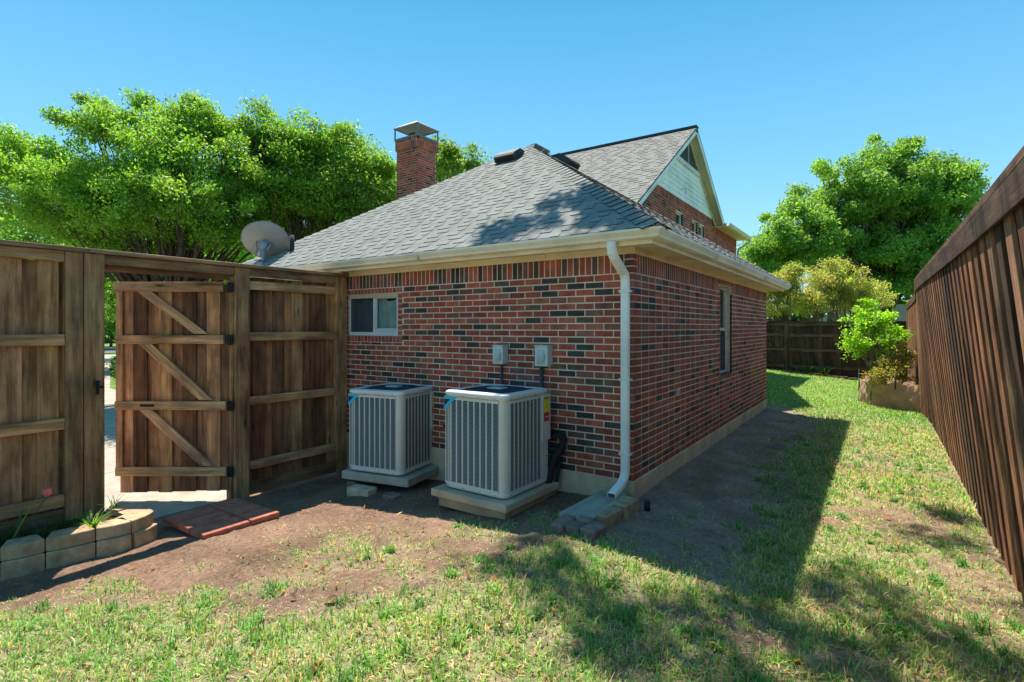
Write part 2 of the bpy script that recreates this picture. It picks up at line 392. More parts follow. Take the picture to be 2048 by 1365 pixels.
# ------------------------------------------------------------------ the brick house
house = thing('brick_house', (0, 0, 0), 'red brick house with grey shingle hip roof, cream eaves and a taller gabled storey behind', 'house')
RED = [(.41, .090, .056), (.37, .080, .052), (.46, .112, .066), (.30, .074, .050), (.39, .12, .076)]
DRK = [(.075, .056, .050), (.11, .075, .062), (.06, .05, .048), (.17, .09, .07)]
def brick_col(p):
    if R.random() < .09: return jit((.27, .11, .08), .2)
    return jit(R.choice(DRK), .2) if R.random() < p else jit(R.choice(RED), .16)
ZB = .171; CO = .0677; ST = .2032; J = .0125
def camarea(p, n, w, h):
    d = Vector(p) - Vector(CAM); L = d.length
    return w*h*max(0, -d.normalized().dot(Vector(n)))/(L*L)
def brick_mesh(b, wall, u0, u1, z0, z1, col, jx=0.0):
    """wall 'f': front wall (faces -y, u = x); 's': side wall (faces +x, u = y)"""
    e = R.uniform(-.0007, .0007); k = .0022; dep = .03
    fr = 0.0 - e; k0 = k*.5
    a = [(u0, fr+k0, z0), (u1, fr+k0, z0), (u1, fr+k0, z1), (u0, fr+k0, z1)]
    c = [(u0+k, fr, z0+k), (u1-k, fr, z0+k+R.uniform(-.001, .001)), (u1-k, fr, z1-k+R.uniform(-.001, .001)), (u0+k, fr, z1-k)]
    bk = [(u0, fr+dep, z0), (u1, fr+dep, z0), (u1, fr+dep, z1), (u0, fr+dep, z1)]
    vs = a+c+bk; fs = [(4, 5, 6, 7)] + [(i, (i+1) % 4, 4+(i+1) % 4, 4+i) for i in range(4)] + [(8+i, 8+(i+1) % 4, (i+1) % 4, i) for i in range(4)]
    if wall == 's':
        vs = [(-y, x, z) for x, y, z in vs]
    elif callable(wall): vs = [wall(*v) for v in vs]
    b.add(vs, fs, col)
def split(u0, u1, holes):
    """cut interval by holes"""
    out = [(u0, u1)]
    for h0, h1 in holes:
        nx = []
        for a, c in out:
            if h1 <= a or h0 >= c: nx.append((a, c)); continue
            if h0 - a > .025: nx.append((a, h0))
            if c - h1 > .025: nx.append((h1, c))
        out = nx
    return out
BR = []   # (area, wall, u0,u1,z0,z1,col)
def wall_bricks(wall, U0, U1, off, pdark, holes, ztop=2.34):
    s = 1 if wall == 's' else -1
    for r in range(29):
        z0 = ZB + r*CO + J/2; z1 = ZB + (r+1)*CO - J/2
        u = U0; first = True
        hs = []; cl = []
        for h in holes:
            if h[2] < z1 and h[3] > z0:
                hs.append((h[0], h[1]))
                if h[2] - z0 > .018: cl.append((h[0], h[1], z0, h[2] - J/2))
                elif z1 - h[3] > .018: cl.append((h[0], h[1], h[3] + J/2, z1))
        o = off if r % 2 else 0
        u = 0.0 - s*0.0
        k = 0
        while True:
            w = ST - o if k == 0 else ST
            a = u; u = u + s*w; k += 1
            lo, hi = (a, u) if s > 0 else (u, a)
            if s > 0 and lo >= U1: break
            if s < 0 and hi <= U0: break
            lo = max(lo, min(U0, U1)); hi = min(hi, max(U0, U1))
            # leave the extreme corner flush
            l2 = lo + (J/2 if abs(lo) > 1e-6 else 0); h2 = hi - (J/2 if abs(hi) > 1e-6 else 0)
            for p, q in split(l2, h2, hs):
                if q - p > .02: BR.append([wall, p, q, z0+R.uniform(-.001, .001), z1+R.uniform(-.001, .001), brick_col(pdark)])
            for h0, h1, c0, c1 in cl:
                p, q = max(l2, h0), min(h2, h1)
                if q - p > .02: BR.append([wall, p, q, c0, c1, brick_col(pdark)])
    # soldier course under the frieze; three stretchers at the corner
    zt = ZB + 29*CO
    n = 0
    for i in range(3):
        z0 = zt + i*.066 + J/2; z1 = zt + (i+1)*.066 - J/2
        a, c = (0, .092) if s > 0 else (-.092, 0)
        BR.append([wall, a, c, z0, z1, brick_col(pdark)])
    u = .097
    while u < abs(U1 if s > 0 else U0) - .03:
        a, c = (u + J/2, u + CO - J/2)
        if s < 0: a, c = -c, -a
        zb_ = zt + J/2
        for h in holes:
            if h[3] > zt + .05 and h[0] < c and h[1] > a: zb_ = h[3] + .006
        if ztop - zb_ > .02: BR.append([wall, a, c, zb_, ztop, brick_col(pdark*1.3)])
        u += CO
WF = (-4.11, -3.154, 1.515, 2.062)   # front window
WS = (3.30, 4.02, .925, 2.235)        # side window
fh = [(WF[0]-.09, WF[1]+.085, WF[2]-.085, WF[3]+.072)]
sh = [(WS[0]-.0, WS[1]+.0, WS[2]-.075, WS[3]+.0), (WS[0]-.075, WS[0], WS[2]-.01, WS[3]), ]
wall_bricks('f', -6.4, 0, .1016, .26, fh + [(-.001, .001, 9, 9)])
wall_bricks('s', 0, 7.065, .0, .17, [(WS[0]-.07, WS[1]+.0, WS[2]-.075, WS[3]+.004)])
# rowlock courses around the front window
u = WF[0]-.085
while u < WF[1]+.08:
    for z0, z1 in ((WF[2]-.083, WF[2]-.005), (WF[3]+.005, WF[3]+.067)):
        BR.append(['f', u+.004, min(u+.0635, WF[1]+.082), z0, z1, brick_col(.03)])
    u += .0677
z = WF[2]
while z < WF[3]-.03:
    BR.append(['f', WF[1]+.006, WF[1]+.082, z+.005, min(z+.0625, WF[3]), brick_col(0)])
    BR.append(['f', WF[0]-.082, WF[0]-.006, z+.005, min(z+.0625, WF[3]), brick_col(.4)])
    z += .0677
u = WS[0]-.07
while u < WS[1]+.0:
    BR.append(['s', u+.004, u+.0635, WS[2]-.07, WS[2]-.004, brick_col(.03)]); u += .0677
z = WS[2]
while z < WS[3]-.03:
    BR.append(['s', WS[0]-.066, WS[0]-.004, z+.005, min(z+.0625, WS[3]), brick_col(.1)]); z += .0677
# mortar beds
def mortar(name, rects, plane, d):
    b = MB()
    for a, c, z0, z1 in rects:
        if plane == 'f': b.box((a, .003, z0), (c, .1, z1))
        else: b.box((-.1, a, z0), (-.0016, c, z1))
    return b.build(name, 'mortar', house)
front_wall = mortar('front_wall', [(-6.4, WF[0], ZB, 2.36), (WF[1], -.0065, ZB, 2.36), (WF[0], WF[1], ZB, WF[2]), (WF[0], WF[1], WF[3], 2.36)], 'f', .1)
side_wall = mortar('side_wall', [(.1, WS[0], ZB, 2.36), (WS[1], 7.065, ZB, 2.36), (WS[0], WS[1], ZB, WS[2]), (WS[0], WS[1], WS[3], 2.36)], 's', .1)
for q in BR:
    w, a, c, z0, z1, col = q
    p, n = (((a+c)/2, 0, (z0+z1)/2), (0, -1, 0)) if w == 'f' else ((0, (a+c)/2, (z0+z1)/2), (1, 0, 0))
    ar = camarea(p, n, c-a, z1-z0)
    if w == 'f' and a < -4.15: ar = 0          # behind the fence
    if w == 'f' and z0 < .95 and -3.25 < a < -.65: ar *= .01   # behind the condensers
    q.append(ar)
BR.sort(key=lambda q: -q[6])
rest = {'f': MB(), 's': MB()}
for i, (w, a, c, z0, z1, col, ar) in enumerate(BR):
    par = front_wall if w == 'f' else side_wall
    if i < 296:
        b = MB(); brick_mesh(b, w, a, c, z0, z1, col); b.build('brick', 'brick', par)
    else: brick_mesh(rest[w], w, a, c, z0, z1, col)
tag(rest['f'].build('brick_courses', 'brick', front_wall), kind='stuff')
tag(rest['s'].build('brick_courses', 'brick', side_wall), kind='stuff')
# reveal bricks inside the side window opening
b = MB(); z = WS[2]
while z < WS[3]-.03:
    b.box((-.1, WS[1]+.001, z+.004), (-.004, WS[1]+.02, z+.0625), brick_col(.3)); b.box((-.1, WS[0]-.02, z+.004), (-.004, WS[0]-.001, z+.0625), brick_col(.2)); z += .0677
tag(b.build('reveal_bricks', 'brick', side_wall), kind='stuff')
# foundation and hidden walls
b = MB(); b.box((-6.42, -.004, -.6), (.004, 7.07, ZB-.001), (.72, .55, .36), ch=.006)
b.build('foundation', 'concrete', house)
b = MB(); b.box((-6.4, 7.0, ZB), (-.101, 7.064, 2.36), (.15, .045, .035)); b.box((-6.4, .101, ZB), (-6.3, 6.999, 2.36), (.15, .045, .035))
b.build('rear_wall', 'brick', house)
# eaves
CREAM = (.93, .79, .58); GUT = (.92, .84, .68); WHT = (.72, .76, .76)
EX0, EX1, EY0, EY1 = -6.4, 0.0, 0.0, 7.065
def loop(d, z): return [(EX0-d, EY0-d, z), (EX1+d, EY0-d, z), (EX1+d, EY1+d, z), (EX0-d, EY1+d, z)]
def ring(b, prof, col):
    """prof (outward d, z) closed section swept round the eave with mitred corners"""
    n = len(prof); vs = []
    for k in range(4):
        for d, zz in prof: vs.append(loop(d, zz)[k])
    fs = [(i*n+k, ((i+1) % 4)*n+k, ((i+1) % 4)*n+(k+1) % n, i*n+(k+1) % n) for i in range(4) for k in range(n)]
    b.add(vs, fs, col)
b = MB(); ring(b, [(.0015, 2.315), (.022, 2.315), (.022, 2.379), (.0015, 2.379)], CREAM); fz = b.build('frieze_board', 'paint', house)
b = MB(); ring(b, [(-.05, 2.38), (.262, 2.38), (.262, 2.392), (-.05, 2.392)], CREAM)
b.build('soffit', 'paint', house)
b = MB()
for x in (-.95, -2.35, -4.0): b.box((x-.001, -.0236, 2.3152), (x+.001, -.0221, 2.3788), (.3, .24, .17))
for y in (1.9, 4.3): b.box((.0221, y-.001, 2.3152), (.0236, y+.001, 2.3788), (.3, .24, .17)); 
for y in (1.2, 3.6, 6.0): b.box((.023, y-.0015, 2.3775), (.26, y+.0015, 2.3795), (.35, .28, .19))
b.build('trim_seam', 'paint', house)
b = MB(); ring(b, [(.2625, 2.352), (.283, 2.352), (.283, 2.47), (.2625, 2.47)], CREAM)
b.build('fascia', 'paint', house)
b = MB()
ring(b, [(.2835, 2.388), (.345, 2.388), (.362, 2.398), (.368, 2.415), (.392, 2.44), (.402, 2.452), (.402, 2.474), (.396, 2.476), (.392, 2.470),
         (.392, 2.456), (.380, 2.444), (.358, 2.42), (.352, 2.405), (.342, 2.396), (.290, 2.396), (.290, 2.474), (.2835, 2.474)], GUT)
for (x, dx) in ((-2.42, .006),): b.box((x, -.404, 2.386), (x+dx, -.283, 2.4755), (.66, .6, .5))
gutter = b.build('gutter', 'paint', house)
b = MB()
for y in (1.5, 4.6): b.box((.283, y, 2.386), (.4045, y+.006, 2.4755), (.66, .6, .5))
b.build('gutter_seam', 'paint', house)
b = MB()
for i in range(26):
    a = R.uniform(0, 6.28); L = R.uniform(.015, .035)
    x, y = .37 + R.uniform(-.05, .05), -.37 + R.uniform(-.05, .14)
    b.add([(x, y, 2.474), (x+L*math.cos(a), y+L*math.sin(a), 2.485), (x+L*math.cos(a+.7)*.6, y+L*math.sin(a+.7)*.6, 2.5)], [(0, 1, 2)], jit((.22, .10, .04), .4))
tag(b.build('gutter_leaves', 'leaf', house), kind='stuff')

# ---------------- roof
PI_ = .656
ZR = 2.465
OV = .40
roof_deck = MB()
sl = 3.60
c4 = [(EX0-OV+.02, EY0-OV+.02, ZR), (EX1+OV-.02, EY0-OV+.02, ZR), (EX1+OV-.02, EY1+OV-.02, ZR), (EX0-OV+.02, EY1+OV-.02, ZR)]
s_ = 3.6-.02
pk1 = (EX1+OV-3.6, EY0-OV+3.6, ZR+PI_*s_); pk2 = (EX1+OV-3.6, EY1+OV-3.6, ZR+PI_*s_)
roof_deck.add(c4+[pk1, pk2], [(0, 1, 4), (1, 2, 5, 4), (2, 3, 5), (3, 0, 4, 5), (0, 3, 2, 1)], (.12, .125, .13))
roof = roof_deck.build('roof', 'shingle', house)
SH = (.225, .228, .212)
def shingle_rows(p0, U, Vv, N, length, rows, expo, urange, cb, lift=.004, wr=(.085, .20), thick=(.003, .009), base=SH):
    """yields tab meshes; p0 eave start, U along eave, Vv up the slope"""
    p0, U, Vv, N = map(Vector, (p0, U, Vv, N))
    for r in range(rows):
        v0 = r*expo; v1 = v0 + expo + .012
        a0, a1 = urange(v0); c0, c1 = urange(v1)
        if a1 - a0 < .08: break
        u = a0 + (R.uniform(0, .2))
        cuts = [a0]; 
        while u < a1 - .04:
            cuts.append(u); u += R.uniform(*wr)
        cuts.append(a1); hi = R.random() < .5
        for k in range(len(cuts)-1):
            x0, x1 = cuts[k], cuts[k+1]; hi = not hi
            if x1 - x0 < .015: continue
            t = thick[1] if hi else thick[0]
            t0, t1 = max(x0, c0), min(x1, c1)
            if t1 < t0: t0 = t1 = (t0+t1)/2
            g = .0015
            P = lambda u, v, h: p0 + U*u + Vv*v + N*(h+lift)
            vs = [P(x0+g, v0, t), P(x1-g, v0, t), P(t1-g, v1, .002), P(t0+g, v1, .002), P(x0+g, v0, -.002), P(x1-g, v0, -.002), P(x1-g, v0+.0005, t), P(x0+g, v0+.0005, t)]
            fs = [(0, 1, 2, 3), (4, 5, 6, 7)]
            cb(vs, fs, jit(base, .07, .015), (P((x0+x1)/2, v0, 0), x1-x0, expo))
nrm = math.hypot(1, PI_); 
Vf = (0, 1/nrm, PI_/nrm); Nf = (0, -PI_/nrm, 1/nrm)
Wd = EX1-EX0+2*OV
tabs = []
def col_tab(vs, fs, c, q): tabs.append((camarea(q[0], Nf, q[1], q[2]), vs, fs, c))
hr = 1/nrm
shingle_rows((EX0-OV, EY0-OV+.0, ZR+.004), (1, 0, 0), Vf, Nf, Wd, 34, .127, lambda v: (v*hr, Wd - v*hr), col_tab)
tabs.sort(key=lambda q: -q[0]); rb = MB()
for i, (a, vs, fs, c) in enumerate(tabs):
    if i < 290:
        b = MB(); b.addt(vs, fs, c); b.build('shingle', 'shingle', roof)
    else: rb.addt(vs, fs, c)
# side slope (seen edge-on), back and left slopes
Ld = EY1-EY0+2*OV
add_rb = lambda vs, fs, c, q: rb.addt(vs, fs, c)
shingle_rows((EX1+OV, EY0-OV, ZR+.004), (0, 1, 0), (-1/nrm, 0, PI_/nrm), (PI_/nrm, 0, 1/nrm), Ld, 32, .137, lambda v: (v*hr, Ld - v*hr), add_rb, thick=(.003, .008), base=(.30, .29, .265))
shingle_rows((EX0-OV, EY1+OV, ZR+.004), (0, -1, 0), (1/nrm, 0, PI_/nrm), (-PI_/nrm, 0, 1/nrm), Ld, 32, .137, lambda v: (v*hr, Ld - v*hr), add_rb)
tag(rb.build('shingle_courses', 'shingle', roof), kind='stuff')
def caps(a, c, nL, nR, n, w=.15, individual=True, base=SH, lift=.026):
    """overlapping hip shingles from a (low) to c (high)"""
    a, c = Vector(a), Vector(c); d = (c-a)/n; out = MB()
    for i in range(n):
        p = a + d*i; q = p + d*1.25
        l0 = Vector((0, 0, lift)); l1 = Vector((0, 0, lift-.014))
        A, B = Vector(nL), Vector(nR)
        k0, k1 = 1.0, .97
        t = Vector((0, 0, .007))
        vs = [p+A*w*k0+l0, p+l0+Vector((0, 0, .006)), p+B*w*k0+l0, q+A*w*k1+l1, q+l1+Vector((0, 0, .004)), q+B*w*k1+l1, p+A*w*k0+l0-t*1.6, p+l0-t, p+B*w*k0+l0-t*1.6, q+A*w*k1+l1-t, q+B*w*k1+l1-t]
        fs = [(0, 1, 4, 3), (1, 2, 5, 4), (6, 7, 1, 0), (7, 8, 2, 1), (6, 0, 3, 9), (2, 8, 10, 5)]
        m = out if not individual else MB(); m.add(vs, fs[:2], jit(base, .07, .015)); m.add(vs, fs[2:], (.035, .035, .037))  # butt and edge faces near black, shadow line put into the colour
        if individual: m.build('hip_cap', 'shingle', roof)
    if not individual: tag(out.build('hip_caps', 'shingle', roof), kind='stuff')
up = lambda v: tuple(Vector(v).normalized())
# directions running down each slope, square to the hip
hipd = Vector((-1, 1, PI_)).normalized()
def side(N, sgn): return tuple(Vector(N).cross(hipd).normalized()*sgn)
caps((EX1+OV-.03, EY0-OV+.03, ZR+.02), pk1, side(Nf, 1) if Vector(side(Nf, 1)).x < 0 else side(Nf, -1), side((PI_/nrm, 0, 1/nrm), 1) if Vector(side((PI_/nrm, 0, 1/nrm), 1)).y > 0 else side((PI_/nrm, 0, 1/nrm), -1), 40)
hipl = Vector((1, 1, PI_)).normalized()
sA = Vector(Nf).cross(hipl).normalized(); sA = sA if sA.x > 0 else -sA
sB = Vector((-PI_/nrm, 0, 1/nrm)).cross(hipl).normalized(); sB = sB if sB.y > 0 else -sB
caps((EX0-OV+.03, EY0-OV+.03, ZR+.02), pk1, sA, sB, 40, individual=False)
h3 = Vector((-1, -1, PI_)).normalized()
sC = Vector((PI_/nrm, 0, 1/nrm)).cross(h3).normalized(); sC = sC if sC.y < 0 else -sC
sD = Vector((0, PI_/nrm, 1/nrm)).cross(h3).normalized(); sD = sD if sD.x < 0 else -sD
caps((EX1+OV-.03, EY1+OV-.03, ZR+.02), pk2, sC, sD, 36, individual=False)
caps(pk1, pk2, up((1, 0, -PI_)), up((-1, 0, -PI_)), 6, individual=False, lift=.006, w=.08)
# attic vents: low dark boxes with sloped hoods
def roof_vent(name_pt, U, V, N, w=.40, d=.36, h=.13):
    o = Vector(name_pt); U, V, N = Vector(U), Vector(V), Vector(N); b = MB()
    def P(u, v, n): return o + U*u + V*v + N*n
    b.add([P(-w*.62, -d*.62, .012), P(w*.62, -d*.62, .012), P(w*.62, d*.62, .012), P(-w*.62, d*.62, .012)], [(0, 1, 2, 3)], (.10, .10, .11))
    pr = [(-d*.5, .02), (-d*.5, h*.85), (-d*.36, h), (d*.2, h*.95), (d*.5, h*.25), (d*.5, .02)]
    n = len(pr); vs = [P(-w/2, a, c) for a, c in pr] + [P(w/2, a, c) for a, c in pr]
    b.add(vs, [tuple(range(n)), tuple(range(n, 2*n))[::-1]] + [(i, n+i, n+(i+1) % n, (i+1) % n) for i in range(n)], (.035, .038, .042))
    v = b.build('roof_vent', 'plain', roof)
    l = MB()
    for k in range(5):
        z = .03 + k*.015; l.add([P(-w*.42, -d*.505, z), P(w*.42, -d*.505, z), P(w*.42, -d*.53, z-.006), P(-w*.42, -d*.53, z-.006), P(-w*.42, -d*.505, z-.004), P(w*.42, -d*.505, z-.004)], [(0, 1, 2, 3), (4, 5, 2, 3)], (.02, .02, .022))
    tag(l.build('vent_louvre', 'plain', roof), kind='stuff')
roof_vent((-3.22, 2.62, 2.465+PI_*(2.62+.4)+.01), (1, 0, 0), Vf, Nf)
roof_vent((-2.63, 3.42, 2.465+PI_*(3.03)+.01), (0, 1, 0), (-1/nrm, 0, PI_/nrm), (PI_/nrm, 0, 1/nrm))
# plumbing pipe
b = MB(); b.tube([(-5.60, .12, 2.72), (-5.60, .12, 3.05)], .034, 12, (.025, .028, .033)); b.tube([(-5.60, .12, 2.80), (-5.60, .12, 2.84)], [.06, .038], 12, (.03, .03, .035))
b.build('plumbing_pipe', 'plain', roof)

# ---------------- windows
def bars(b, u0, u1, z0, z1, t, y0, y1, col, pl='f', tb=None, tt=None):
    tb = tb or t; tt = tt or t
    def bx(a, c, d, e):
        if pl == 'f': b.box((a, y0, d), (c, y1, e), col, ch=.0025)
        else: b.box((-y1, a, d), (-y0, c, e), col, ch=.0025)
    bx(u0, u1, z0, z0+tb); bx(u0, u1, z1-tt, z1); bx(u0, u0+t, z0+tb, z1-tt); bx(u1-t, u1, z0+tb, z1-tt)
win = MB(); win.box((WF[0], .075, WF[2]), (WF[1], .62, WF[2]-.0), (.03, .03, .03)) if False else None
fw = MB(); bars(fw, WF[0], WF[1], WF[2], WF[3], .03, .012, .07, (.72, .77, .8), tb=.045, tt=.05)
mid = WF[0] + .52*(WF[1]-WF[0])
fw.box((mid-.018, .016, WF[2]+.045), (mid+.018, .066, WF[3]-.05), (.72, .77, .8), ch=.002)
bars(fw, mid+.018, WF[1]-.03, WF[2]+.045, WF[3]-.05, .014, .03, .06, (.62, .68, .7), tb=.05)
window = fw.build('window', 'paint', house)
b = MB(); b.box((WF[0]+.001, .0, WF[3]-.052), (WF[1]-.001, .011, WF[3]-.006), (.62, .50, .33), ch=.002); b.build('window_head_trim', 'paint', house)
b = MB(); b.box((WF[0]+.03, .05, WF[2]+.045), (mid-.018, .054, WF[3]-.05)); b.build('pane', 'glass', window)
b = MB(); b.box((mid+.032, .044, WF[2]+.09), (WF[1]-.044, .048, WF[3]-.06)); b.build('pane', 'glass', window)
b = MB(); b.box((WF[0]+.031, .024, WF[2]+.046), (mid-.019, .0255, WF[3]-.051)); b.build('insect_screen', 'screen', window)
b = MB(); bars(b, WF[0]+.0305, mid-.0185, WF[2]+.0455, WF[3]-.0505, .008, .018, .023, (.04, .045, .05)); b.build('screen_frame', 'plain', window)
b = MB(); n = 90; vs = []; fs = []
for i in range(n+1):
    x = WF[0]+.04 + (WF[1]-WF[0]-.08)*i/n; y = .10 + .016*math.sin(i*.75) + .01*math.sin(i*.31+1)
    vs += [(x, y, WF[2]), (x, y, WF[3]-.08-.02*math.sin(i*.2))]
for i in range(n): fs.append((2*i, 2*i+2, 2*i+3, 2*i+1))
b.add(vs, fs, (.95, .98, .92), smooth=True); b.build('curtain', 'burlap', window)
b = MB(); b.box((WF[0]-.05, .62, WF[2]-.1), (WF[1]+.05, .64, WF[3]+.1), (.12, .14, .15)); b.box((WF[0]-.05, .101, WF[2]-.12), (WF[1]+.05, .62, WF[2]-.1), (.1, .1, .1)); b.box((WF[0]-.05, .101, WF[3]+.1), (WF[1]+.05, .62, WF[3]+.12), (.1, .1, .1))
b.build('room_lining', 'plain', window)
# side window
def wmap(u, y, z): return (-y, u, z)
sw = MB()
zm = 1.60
ALM = (.78, .72, .58)
bars(sw, WS[0]-.0, WS[1], WS[2], WS[3], .035, .085, .13, ALM, 's', tb=.04)
sw.box((-.12, WS[0]+.035, zm-.03), (-.08, WS[1]-.035, zm+.015), ALM, ch=.002)
side_win = sw.build('window', 'paint', house)
b = MB(); b.box((-.118, WS[0]+.035, zm+.015), (-.114, WS[1]-.035, WS[3]-.035)); b.build('pane', 'glass', side_win)
b = MB(); b.box((-.112, WS[0]+.035, WS[2]+.04), (-.108, WS[1]-.035, zm-.03)); b.build('pane', 'glass', side_win)
b = MB(); b.box((-.0935, WS[0]+.036, WS[2]+.041), (-.092, WS[1]-.036, zm-.031)); b.build('insect_screen', 'screen', side_win)
b = MB()
k = zm+.02
while k < WS[3]-.04: b.box((-.175, WS[0]+.04, k), (-.15, WS[1]-.04, k+.003), (.6, .58, .5), mtx=None); k += .045
tag(b.build('blind_slats', 'paint', side_win), kind='stuff')
b = MB(); b.box((-.6, WS[0]-.05, WS[2]-.1), (-.58, WS[1]+.05, WS[3]+.1), (.05, .05, .055)); b.box((-.6, WS[0]-.05, WS[2]-.12), (-.131, WS[1]+.05, WS[2]-.1), (.05, .05, .05)); b.build('room_lining', 'plain', side_win)
b = MB(); b.box((-.1, WS[0]+.001, WS[2]-.006), (.004, WS[1]-.001, WS[2]+.004), (.08, .07, .07)); b.build('window_sill', 'plain', side_win)

# ---------------- upper storey
XU = -2.5
RX = XU + .25                      # rake plane
AP = (10.14, 7.09); LF = (5.65, 7.09-.664*4.49); RF = (13.25, 7.09-.685*3.11)
SPR = .664
b = MB()
ZS = 5.03
# wall body (mortar) up to the eaves, gable part above
def gz_l(y): return AP[1] - SPR*abs(AP[0]-y)
zwr = 4.86
uw = MB()
def top_z(y): return zwr if y >= 13.3 else (gz_l(y)-.12 if y <= AP[0] else AP[1]-.12 - (AP[1]-.12-zwr)*(y-AP[0])/(13.3-AP[0]))
def wall_piece(a, c, z0, z1=None):
    br = [y for y in (AP[0], 13.3) if a < y < c]
    top = [(y, z1 if z1 else top_z(y)) for y in [a]+br+[c]]
    uw.prism([(a, z0), (c, z0)] + top[::-1], (XU-.0065, 0, 0), (0, 1, 0), (0, 0, 1), (-1, 0, 0), .12, (.4, .32, .24))
UW0 = [(9.16, 9.74), (10.62, 11.14), (11.33, 11.86)]
ed = [6.1] + [v for w_ in UW0 for v in w_] + [16.2]
for k in range(0, len(ed), 2): wall_piece(ed[k], ed[k+1], 2.4)
for a, c in UW0: wall_piece(a, c, 4.66); wall_piece(a, c, 2.4, 3.4)
uw.box((XU-9, 16.1, 2.4), (XU-.11, 16.19, zwr)); uw.box((XU-9, 6.1, 2.4), (XU-.11, 6.2, 4.3))
upper_wall = uw.build('upper_wall', 'mortar', house)
UWIN = [(9.16, 9.74), (10.62, 11.14), (11.33, 11.86)]
UZ = (3.4, 4.66)
bb = MB(); sm = lambda u, y, z: (XU - y, u, z)
r = 0; z = ZS - .2 - CO
zs = []
while z > 2.6: zs.append(z); z -= CO
for r, z in enumerate(zs):
    y = 6.2 - (ST/2 if r % 2 else 0)
    lim = 16.2
    while y < 16.2:
        a, c = max(y, 6.2)+.005, min(y+ST, 16.2)-.005
        zt = z+CO
        if gz_l(a) - .2 > zt or a > AP[0]:
            if not (a > 13.0 and zt > zwr - .03):
                for p, q in split(a, c, [(u0-.07, u1+.02) for u0, u1 in UWIN] if UZ[0] < zt and z < UZ[1]+.02 else []):
                    if q-p > .02: brick_mesh(bb, sm, p, q, z+.005, z+CO-.005, brick_col(.25 if y < 8.6 else .07))
        y += ST
# soldier course below siding
y = 7.35
while y < 13.1:
    brick_mesh(bb, sm, y+.005, y+CO-.005, ZS-.195, ZS-.004, brick_col(.1)); y += CO
y = 13.2
while y < 16.2:
    if zwr-.2 > 0: brick_mesh(bb, sm, y+.005, y+CO-.005, zwr-.26, zwr-.004, brick_col(.05))
    y += CO
for u0, u1 in UWIN:
    z = UZ[0]
    while z < UZ[1]: brick_mesh(bb, sm, u0-.066, u0-.006, z+.005, z+.0625, brick_col(.1)); bb.box((XU-.1, u1+.0, z+.004), (XU-.004, u1+.018, z+.0625), brick_col(.3)); z += CO
tag(bb.build('brick_courses', 'brick', upper_wall), kind='stuff')
for u0, u1 in UWIN:
    fm = MB()
    t = .035
    for lo, hi in (((XU-.10, u0, UZ[0]), (XU-.05, u0+t, UZ[1])), ((XU-.10, u1-t, UZ[0]), (XU-.05, u1, UZ[1])), ((XU-.10, u0+t, UZ[1]-t), (XU-.05, u1-t, UZ[1])), ((XU-.10, u0+t, UZ[0]), (XU-.05, u1-t, UZ[0]+t)), ((XU-.09, u0+t, 4.02), (XU-.055, u1-t, 4.05))):
        fm.box(lo, hi, (.74, .70, .6))
    wn = fm.build('window', 'paint', house)
    p = MB(); p.box((XU-.094, u0+t, UZ[0]+t), (XU-.090, u1-t, UZ[1]-t)); p.build('pane', 'glass', wn)
    p = MB(); p.box((XU-.118, u0+.0, UZ[0]), (XU-.112, u1, UZ[1]), (.05, .06, .07)); p.build('room_lining', 'plain', wn)
# clapboard gable above the brick
z = ZS; k = 0
while z < AP[1]-.35:
    h = .135; y0 = AP[0] - (AP[1]-.22-z-h*.5)/SPR; y1 = AP[0] + (AP[1]-.22-z-h*.5)/SPR
    if y1-y0 > .25:
        b = MB()
        vy0 = max(y0, 7.2); vy1 = min(y1, 13.1)
        vs = [(XU+.022, vy0, z), (XU+.022, vy1, z), (XU+.006, vy1, z+h), (XU+.006, vy0, z+h), (XU, vy0, z), (XU, vy1, z), (XU-.002, vy0, z+h), (XU-.002, vy1, z+h)]
        b.add(vs, [(0, 1, 2, 3), (0, 4, 5, 1), (3, 2, 7, 6), (0, 3, 6, 4), (1, 5, 7, 2)], jit((.88, .90, .88), .02, .005))
        b.build('siding_board', 'paint', upper_wall)
    z += h
# triangular louvred vent
vz = 6.12; vt = 6.72; vm = 10.12; vy0, vy1 = 9.22, 11.06
vm = (vy0+vy1)/2
b = MB(); b.prism([(vy0-.08, vz-.0), (vy1+.08, vz-.0), (vm, vt+.12)], (XU+.01, 0, 0), (0, 1, 0), (0, 0, 1), (1, 0, 0), .012, (.012, .012, .014))
gv = b.build('gable_vent', 'plain', house)
b = MB(); b.box((XU+.022, vy0-.14, vz-.13), (XU+.06, vy1+.14, vz-.01), (.66, .68, .7), ch=.005); b.box((XU+.022, vm-.012, vz), (XU+.05, vm+.012, vt+.05), (.55, .57, .6)); b.build('vent_frame', 'paint', gv)
b = MB(); z = vz
while z < vt+.02:
    w = (vy1-vy0)/2*(1-(z-vz)/(vt-vz+.1))
    b.add([(XU+.045, vm-w, z), (XU+.045, vm+w, z), (XU+.025, vm+w, z+.03), (XU+.025, vm-w, z+.03)], [(0, 1, 2, 3)], (.60, .56, .52)); z += .052
tag(b.build('louvre_slats', 'paint', gv), kind='stuff')
